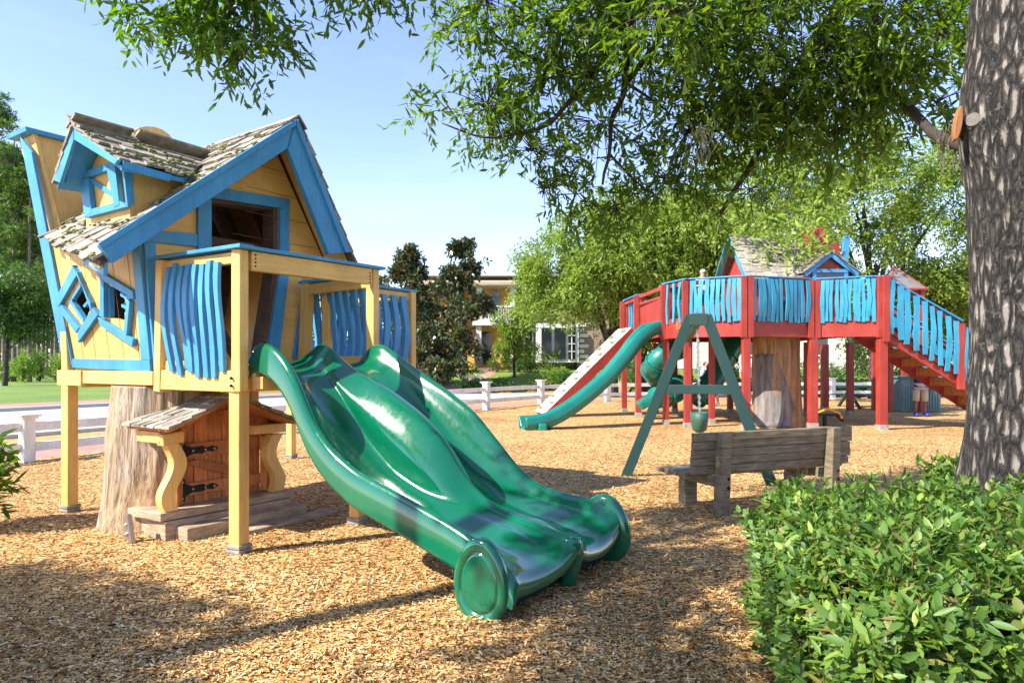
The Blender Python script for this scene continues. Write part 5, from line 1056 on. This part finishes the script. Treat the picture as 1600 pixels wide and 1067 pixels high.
def LV(px,Y_): return (float((px-CX)/F*Y_), float(Y_), hg((px-CX)/F*Y_,Y_)-.05)
mag(LV(722,39),'tall pointed magnolia with bronze leaf backs before the yellow portico',8.6,51,2.9); mag(LV(640,40),'slimmer magnolia just right of the yellow playhouse balcony',8.3,52,2.6); tree('olive_tree','small olive green tree beside the portico, half covered by the wide oak',LV(803,44),rb(12,1.1,1.4,4.2,.5,.8,53,.8),2200,.18,.08,M['olive'],53,.1,3,None,gap=-.05,gs=1.,twig=.35); mag(LV(670,47),'shorter magnolia in the gap behind the two tall ones',5.2,54,1.8)
# pines
def pine(label, loc, h, seed, group):
    r_ = random.Random(seed); root = thing('pine_tree', label, 'tree', loc, group); q = V(loc); tb = MB(); limb(tb,[q-Z*.2,q+V((r_.uniform(-.2,.2),0,h*.5)),q+V((r_.uniform(-.3,.3),0,h))],.24,.05,8)
    bl = []
    for k in range(26):
        t = r_.random(); z_ = h*(.46+.54*t); R_ = 3.0*(1-t)**.6+.3; a = r_.uniform(0,6.28); d = R_*r_.uniform(.35,1); s_ = r_.uniform(.5,.95); bl.append(((q.x+d*math.cos(a),q.y+d*math.sin(a),q.z+z_+.3),(s_,s_*.6)))
        tb.tube([q+Z*z_*.97,q+V((d*math.cos(a),d*math.sin(a),z_+.2))],[.06,.02],4,False)
    for k in range(10): z_ = h*r_.uniform(.2,.5); a = r_.uniform(0,6.28); tb.tube([q+Z*z_,q+V((math.cos(a)*1.2,math.sin(a)*1.2,z_+.2))],[.035,.01],4,False)
    p, v = blobs_pts(bl, 1700, .5, -.25, .9, seed); rr = np.random.default_rng(seed); leaves('crown', *sprays(p, v, 7, .42, .10, .35, rr, -.3), M['needle'], root, 'quad'); tb.build('trunk', M['pinebark'], root, smooth=True); return root
GP = 'tall pines behind the lawn'
pr_ = [pine('tall pine with bare grey lower trunk standing in the pine wood behind the lawn',(-56,75,-.05),h_,60+i,GP) for i,h_ in enumerate((28,25,22))]
spots = [(-2,70,29),(14,78,27),(28,84,26),(40,76,24),(52,88,25),(66,82,22),(80,90,22),(95,85,19),(108,95,20),(125,90,18),(22,66,24),(6,90,30),(35,98,27),(60,70,20),(74,100,24),(88,74,17),(-20,80,30),(46,64,19),(100,70,15),(-12,64,27),(18,104,30),(56,108,26),(118,104,20),(140,95,17),(395,95,14),(425,100,15),(440,92,12),(630,110,13),(655,115,12)]
for i,(px,Y_,h_) in enumerate(spots):
    loc = ((px-CX)/F*Y_, Y_, -.05); sc_ = h_/(28,25,22)[i%3]
    if i < 3: o_ = pr_[i]; o_.location = loc; o_.scale = (1,1,sc_)
    else: dup(pr_[i%3], loc, random.uniform(0,6), (1,1,sc_), None, GP)
fm_ = [((-125+i*5.2+random.uniform(-2,2),118+random.uniform(-6,10),random.uniform(2,13)),(4.5,4.0)) for i in range(24) for _ in range(3)]
p, v = blobs_pts(fm_, 9000, .5, -.3, .3, 77); o_ = leaves('distant_wood', *sprays(p,v,5,.9,.45,.9,np.random.default_rng(7)), M['darkleaf'], None, 'quad', kind='stuff', label='dark mass of forest closing the view behind the pines', cat='forest')
tree('understory_tree','dark bushy broadleaf tree at the left border before the pines',((8-CX)/F*52,52,-.05),rb(14,3.0,4.4,9.0,1.0,1.6,9,.7),5200,.26,.11,M['darkleaf'],71,.2,7,None,gap=-.2,gs=.6,twig=.5)
for i,(px,Y_,w,h_) in enumerate(((35,62,3.0,2.6),(62,66,3.4,3.4),(88,64,2.6,2.8),(108,68,3.2,3.0),(12,66,2.2,2.0))):
    shrub('woodland_shrub',('low rounded shrub left in the row under the pines','tallest yellow green shrub under the pines','yellow green shrub beside the playhouse post under the pines','yellow green shrub seen past the playhouse corner','small shrub nearest the left border under the pines')[i],((px-CX)/F*Y_,Y_,-.05),w,2.2,h_,420,.24,.09,M['limeleaf'],80+i,group='shrubs along the pine wood edge',form='quad',twig=.4)
# garden before the far house
for i,(px,Y_,w,d,h_,mt,lab) in enumerate([(668,42,2.8,1.6,1.0,'midleaf','low green shrub mound beside the white mailbox'),(752,38.5,3.6,1.5,.8,'midleaf','spreading low green shrub with white flowers in the house lawn'),(860,39,2.6,1.6,1.35,'limeleaf','bright yellow green shrub on the mulch bank before the bay window'),(893,38.5,1.8,1.4,1.1,'midleaf','darker green shrub beside the bright one near the bay window'),(700,46,5.2,1.0,.8,'darkleaf','dark clipped hedge along the house front left of its steps'),(810,46.5,5.0,1.0,.9,'darkleaf','dark clipped hedge along the house front right of its steps'),(960,44,4.5,1.2,1.0,'midleaf','green shrubs against the brick wing of the house'),(1015,40,4,1.4,1.2,'midleaf','green shrub seen under the teal slide beyond the fence'),(940,39,1.5,1.2,.6,'darkleaf','small dark shrub at the right end of the bank'),
    (1130,37,4,1.4,1.7,'midleaf','rounded green shrub beyond the fence behind the swing frame'),(1305,33,2.6,1.6,1.0,'limeleaf','bright green shrub between the rear red posts'),(1352,34,2.0,1.5,.9,'limeleaf','smaller bright green shrub beyond the picnic table'),(1300,42,9,1.5,1.5,'darkleaf','long dark hedge before the pale far building'),(1420,37,5,1.5,1.6,'midleaf','green shrub row beyond the grey green utility box')]):
    shrub('garden_shrub',lab,LV(px,Y_),w,d,h_,900 if h_ > 1.2 else 650,.13,.06,M[mt],100+i,group='shrubs around the far house',form='quad',per=6,twig=.22)
M['petal'] = plain('white_petal',(.8,.78,.8),.7); rr = random.Random(4); ag = thing('flower_clump','cluster of white flower heads on the low shrub before the magnolia','flowers',LV(735,38))
q = V(LV(732,37.8))
for k in range(16): a = q+V((rr.gauss(0,.5),rr.gauss(0,.15),.85+rr.uniform(-.08,.12))); MB().ball(a,rr.uniform(.05,.10),7,5).build('flower_head',M['petal'],ag); MB().tube([q,q+Z*.8],[.03,.02],5).build('stems',M['twig'],ag)
pmr = thing('palm_shrub','small fan palm before the bay window of the far house','palm',LV(862,43)); q = V(LV(862,43)); pm = MB()
for k in range(26):
    a = k*2.4; el = rr.uniform(.2,1.3); d = V((math.cos(a)*math.cos(el),math.sin(a)*math.cos(el),math.sin(el))); e_ = q+Z*.5+d*1.0
    for j in range(7):
        b2_ = d.cross(Z).normalized()*(j-3)*.16; pm.beam(e_,e_+(d+b2_)*.55-Z*.12,.05,.008,w2=.01)
    pm.tube([q+Z*.4,e_],[.02,.012],4,False)
pm.build('fronds',M['limeleaf'],pmr); MB().tube([q,q+Z*.6],[.14,.12],8).build('trunk',M['pinebark'],pmr)
mbx = thing('mailbox','white post mounted mailbox on the lawn right of the yellow playhouse','mailbox',LV(655,41)); q = V(LV(656,41))
MB().beam(q,q+Z*1.05,.11,.11,(0,1,0)).build('post',M['white'],mbx); MB().box(q.x-.45,q.x+.05,q.y-.12,q.y+.12,q.z+.75,q.z+1.0).box(q.x-.35,q.x-.08,q.y-.125,q.y+.125,q.z+.5,q.z+.56).build('box',M['white'],mbx,bevel=.05)
strip_lawn = None
# walk from the road to the house steps and garden mulch banks
def patch(name, pts, dz, mat):
    P = [LV(px,Y_) for px,Y_ in pts]; cs_ = V((sum(p[0] for p in P)/len(P),sum(p[1] for p in P)/len(P),0)); mb = MB(); k = len(P); NR = 8
    for r in range(1,NR+1):
        for p in P: q = cs_.lerp(V((p[0],p[1],0)),r/NR); mb.v.append(V((q.x,q.y,hg(q.x,q.y)-.05+dz)))
    q = cs_; mb.v.append(V((q.x,q.y,hg(q.x,q.y)-.05+dz))); c_ = len(mb.v)-1
    for r in range(NR-1):
        for i in range(k): j=(i+1)%k; mb.f.append((r*k+i,r*k+j,(r+1)*k+j,(r+1)*k+i))
    for i in range(k): mb.f.append((c_,i,(i+1)%k)[::1])
    return mb.build(name, mat, None, None, smooth=True, kind='structure')
mgold = plain('pine_straw_bed',(.40,.24,.09),.95,var=.35)
patch('path',[(640,36.5),(690,36.5),(735,40),(778,46.5),(765,46.5),(715,41.5),(655,38.5)],.03,M['paver'])
patch('flower_bed',[(700,36.8),(755,36.6),(800,37.2),(795,40),(740,40.2),(705,38.6)],.02,mgold); patch('flower_bed',[(822,38),(880,37),(980,37),(990,42),(900,44),(840,43)],.02,mgold)
# ================================================================== FAR HOUSE
hz = 1.15; mn = thing('far_house','large far house with ochre portico, brick wing and white framed bay window','house',W(830,575,50))
och = paint('ochre_stucco',(.62,.36,.10),.85,(20,20,20),wa=.15); crm = paint('cream_trim',(.70,.64,.52),.8,(20,20,20),wa=.15)
m, nt, b, o = newmat('brick_wall'); br = N(nt,'ShaderNodeTexBrick',Scale=4.5); br.inputs['Color1'].default_value=(.22,.115,.085,1); br.inputs['Color2'].default_value=(.32,.20,.155,1); br.inputs['Mortar'].default_value=(.36,.3,.26,1); nt.links.new(coords(nt,(1,1,1)),br.inputs['Vector'])
mp = br.inputs['Vector'].links[0].from_node; mp.inputs['Rotation'].default_value=(R(90),0,0); nt.links.new(br.outputs['Color'],b.inputs['Base Color']); b.inputs['Roughness'].default_value=.9; M['brick']=m
def hx(px,Y_=50): return (px-CX)/F*Y_
def hz_(py,Y_=50): return EYE+(HY-py)/F*Y_
def hb_(nm,px0,px1,py0,py1,y0,y1,mat,par=None,bevel=0): return MB().box(hx(px0,y0),hx(px1,y0),y0,y1,hz_(py1,y0),hz_(py0,y0)).build(nm,mat,par or mn,bevel=bevel)
hb_('wall',655,815,446,600,50.5,60,och); hb_('portico_wall',742,806,446,600,49.2,50.4,och)
MB().box(hx(744,48.6),hx(804,48.6),48.6,49.15,hz_(500,48.6),hz_(494,48.6)).build('balcony_slab',crm,mn)
hb_('balcony_slab',738,808,498,508,47.6,49.15,M['white']); hb_('cornice',646,822,438,447,47.4,60.5,plain('tan_trim',(.45,.36,.24),.85),None,.1)
for px in (748,801): hb_('column',px-4,px+4,448,575,47.8,48.2,crm)
for px in (748,801): hb_('column_base',px-6,px+6,560,590,47.5,48.4,M['brick'])
bal = MB()
for px in np.arange(742,806,2.6): bal.box(hx(px,47.7),hx(px+.9,47.7),47.7,47.75,hz_(498,47.7),hz_(480,47.7))
bal.box(hx(740,47.65),hx(806,47.65),47.65,47.8,hz_(480,47.7),hz_(477.5,47.7)); bal.build('balustrade',M['white'],mn)
dr_ = hb_('door',752,768,518,568,49.1,49.3,M['glass']); hb_('window',769,781,456,490,49.1,49.3,M['glass']); hb_('window',700,722,455,490,50.3,50.6,M['glass']); hb_('window',700,722,520,555,50.3,50.6,M['glass'])
hb_('step',745,775,575,584,46.6,48.5,M['brick'])
hb_('wall',815,1000,430,600,49.5,60,M['brick']); hb_('wall',902,1010,430,600,48.2,49.4,M['brick'])
bw_ = hb_('bay_window',838,904,505,566,47.6,49.4,M['white']); hb_('pane',846,862,512,561,47.5,47.65,M['glass'],bw_); hb_('pane',866,884,512,561,47.5,47.65,M['glass'],bw_); hb_('pane',888,899,512,561,47.5,47.65,M['glass'],bw_)
mu = MB()
for px in (893.5,): mu.box(hx(px-.5,47.4),hx(px+.5,47.4),47.4,47.5,hz_(561,47.4),hz_(512,47.4))
for py in (524,537,549): mu.box(hx(888,47.4),hx(899,47.4),47.4,47.5,hz_(py+.5,47.4),hz_(py-.5,47.4))
mu.build('mullion',M['white'],bw_)
w_ = hb_('window',818,834,512,562,49.3,49.52,M['white']); hb_('pane',821,831,516,560,49.2,49.33,M['glass'],w_)
w_ = hb_('window',962,992,505,566,48.0,48.22,M['white']); hb_('pane',966,988,509,562,47.9,48.03,M['glass'],w_)
qn = MB()
for k in range(9):
    y0 = 505+k*8.2; e_ = 920 if k%2 == 0 else 913; qn.box(hx(905,48.05),hx(e_,48.05),48.05,48.21,hz_(y0+5.6,48.05),hz_(y0,48.05))
qn.build('quoins',crm,mn,bevel=.03)
rfm = MB(); rfm.hexa([(hx(640,46.8),48.6,7.9),(hx(1015,46.8),48.6,7.9),(hx(1015,46.8),61,7.9),(hx(640,46.8),61,7.9)],[(hx(700,53),54,8.6),(hx(960,53),54,8.6),(hx(960,53),58,8.6),(hx(700,53),58,8.6)]); rfm.build('roof',plain('grey_roof',(.5,.49,.48),.9,var=.2),mn)
b2h = thing('pale_building','pale low building with white railings far beyond the red deck posts','building',(24,62,1))
MB().box(16,40,60,70,1,6.2).build('wall',crm,b2h); MB().box(15.6,40.4,59.6,70.4,6.2,6.6).build('roof',plain('pale_roof',(.4,.4,.4),.9),b2h)
for k in range(7): MB().box(17.5+k*3,18.7+k*3,59.95,60.02,2.2,4.2).build('window',M['glass'],b2h)
rl_ = MB()
for k in range(70): rl_.box(16+.34*k,16.06+.34*k,58,58.06,1.2,2.3)
rl_.box(16,40,57.98,58.08,2.3,2.4); rl_.build('balustrade',M['white'],b2h)
# ================================================================== SKY AND SUN
SUNAZ = R(207.5); SUNEL = R(42)
sd_ = V((math.cos(SUNAZ)*math.cos(SUNEL), math.sin(SUNAZ)*math.cos(SUNEL), math.sin(SUNEL)))
wd_ = bpy.data.worlds.new('World'); scene.world = wd_; wd_.use_nodes = True; nt = wd_.node_tree; bg = nt.nodes['Background']
sk = nt.nodes.new('ShaderNodeTexSky'); sk.sky_type = 'NISHITA'; sk.sun_disc = False; sk.sun_elevation = SUNEL; sk.sun_rotation = math.atan2(sd_.x, sd_.y); sk.air_density = 1.0; sk.dust_density = .15; sk.ozone_density = 2.2
cl = N(nt,'ShaderNodeTexNoise',Scale=1.,Detail=7.,Roughness=.62,Distortion=.6); nt.links.new(coords(nt,(2.2,2.2,7),'Generated'),cl.inputs['Vector']); cr = nt.nodes.new('ShaderNodeSeparateColor'); nt.links.new(ramp(nt,cl.outputs['Fac'],[(.52,(0,0,0)),(.80,(.08,.08,.08))]),cr.inputs[0])
nt.links.new(mix(nt,cr.outputs[0],mix(nt,1.,sk.outputs[0],(1.04,.93,1.03),"MULTIPLY"),(6.,6.2,6.6)), bg.inputs['Color']); bg.inputs['Strength'].default_value = .13
sun = bpy.data.lights.new('sun','SUN'); sun.energy = 4.3; sun.angle = R(.5); sun.color = (1,.93,.82); so_ = bpy.data.objects.new('sun', sun); COL.objects.link(so_)
so_.rotation_euler = (-sd_).to_track_quat('-Z','Y').to_euler()
scene.view_settings.view_transform = 'Standard'; scene.view_settings.look = 'None'; scene.view_settings.exposure = 1.45; scene.view_settings.gamma = 1
scene.cycles.max_bounces = 8; scene.cycles.transparent_max_bounces = 8; scene.cycles.use_denoising = True
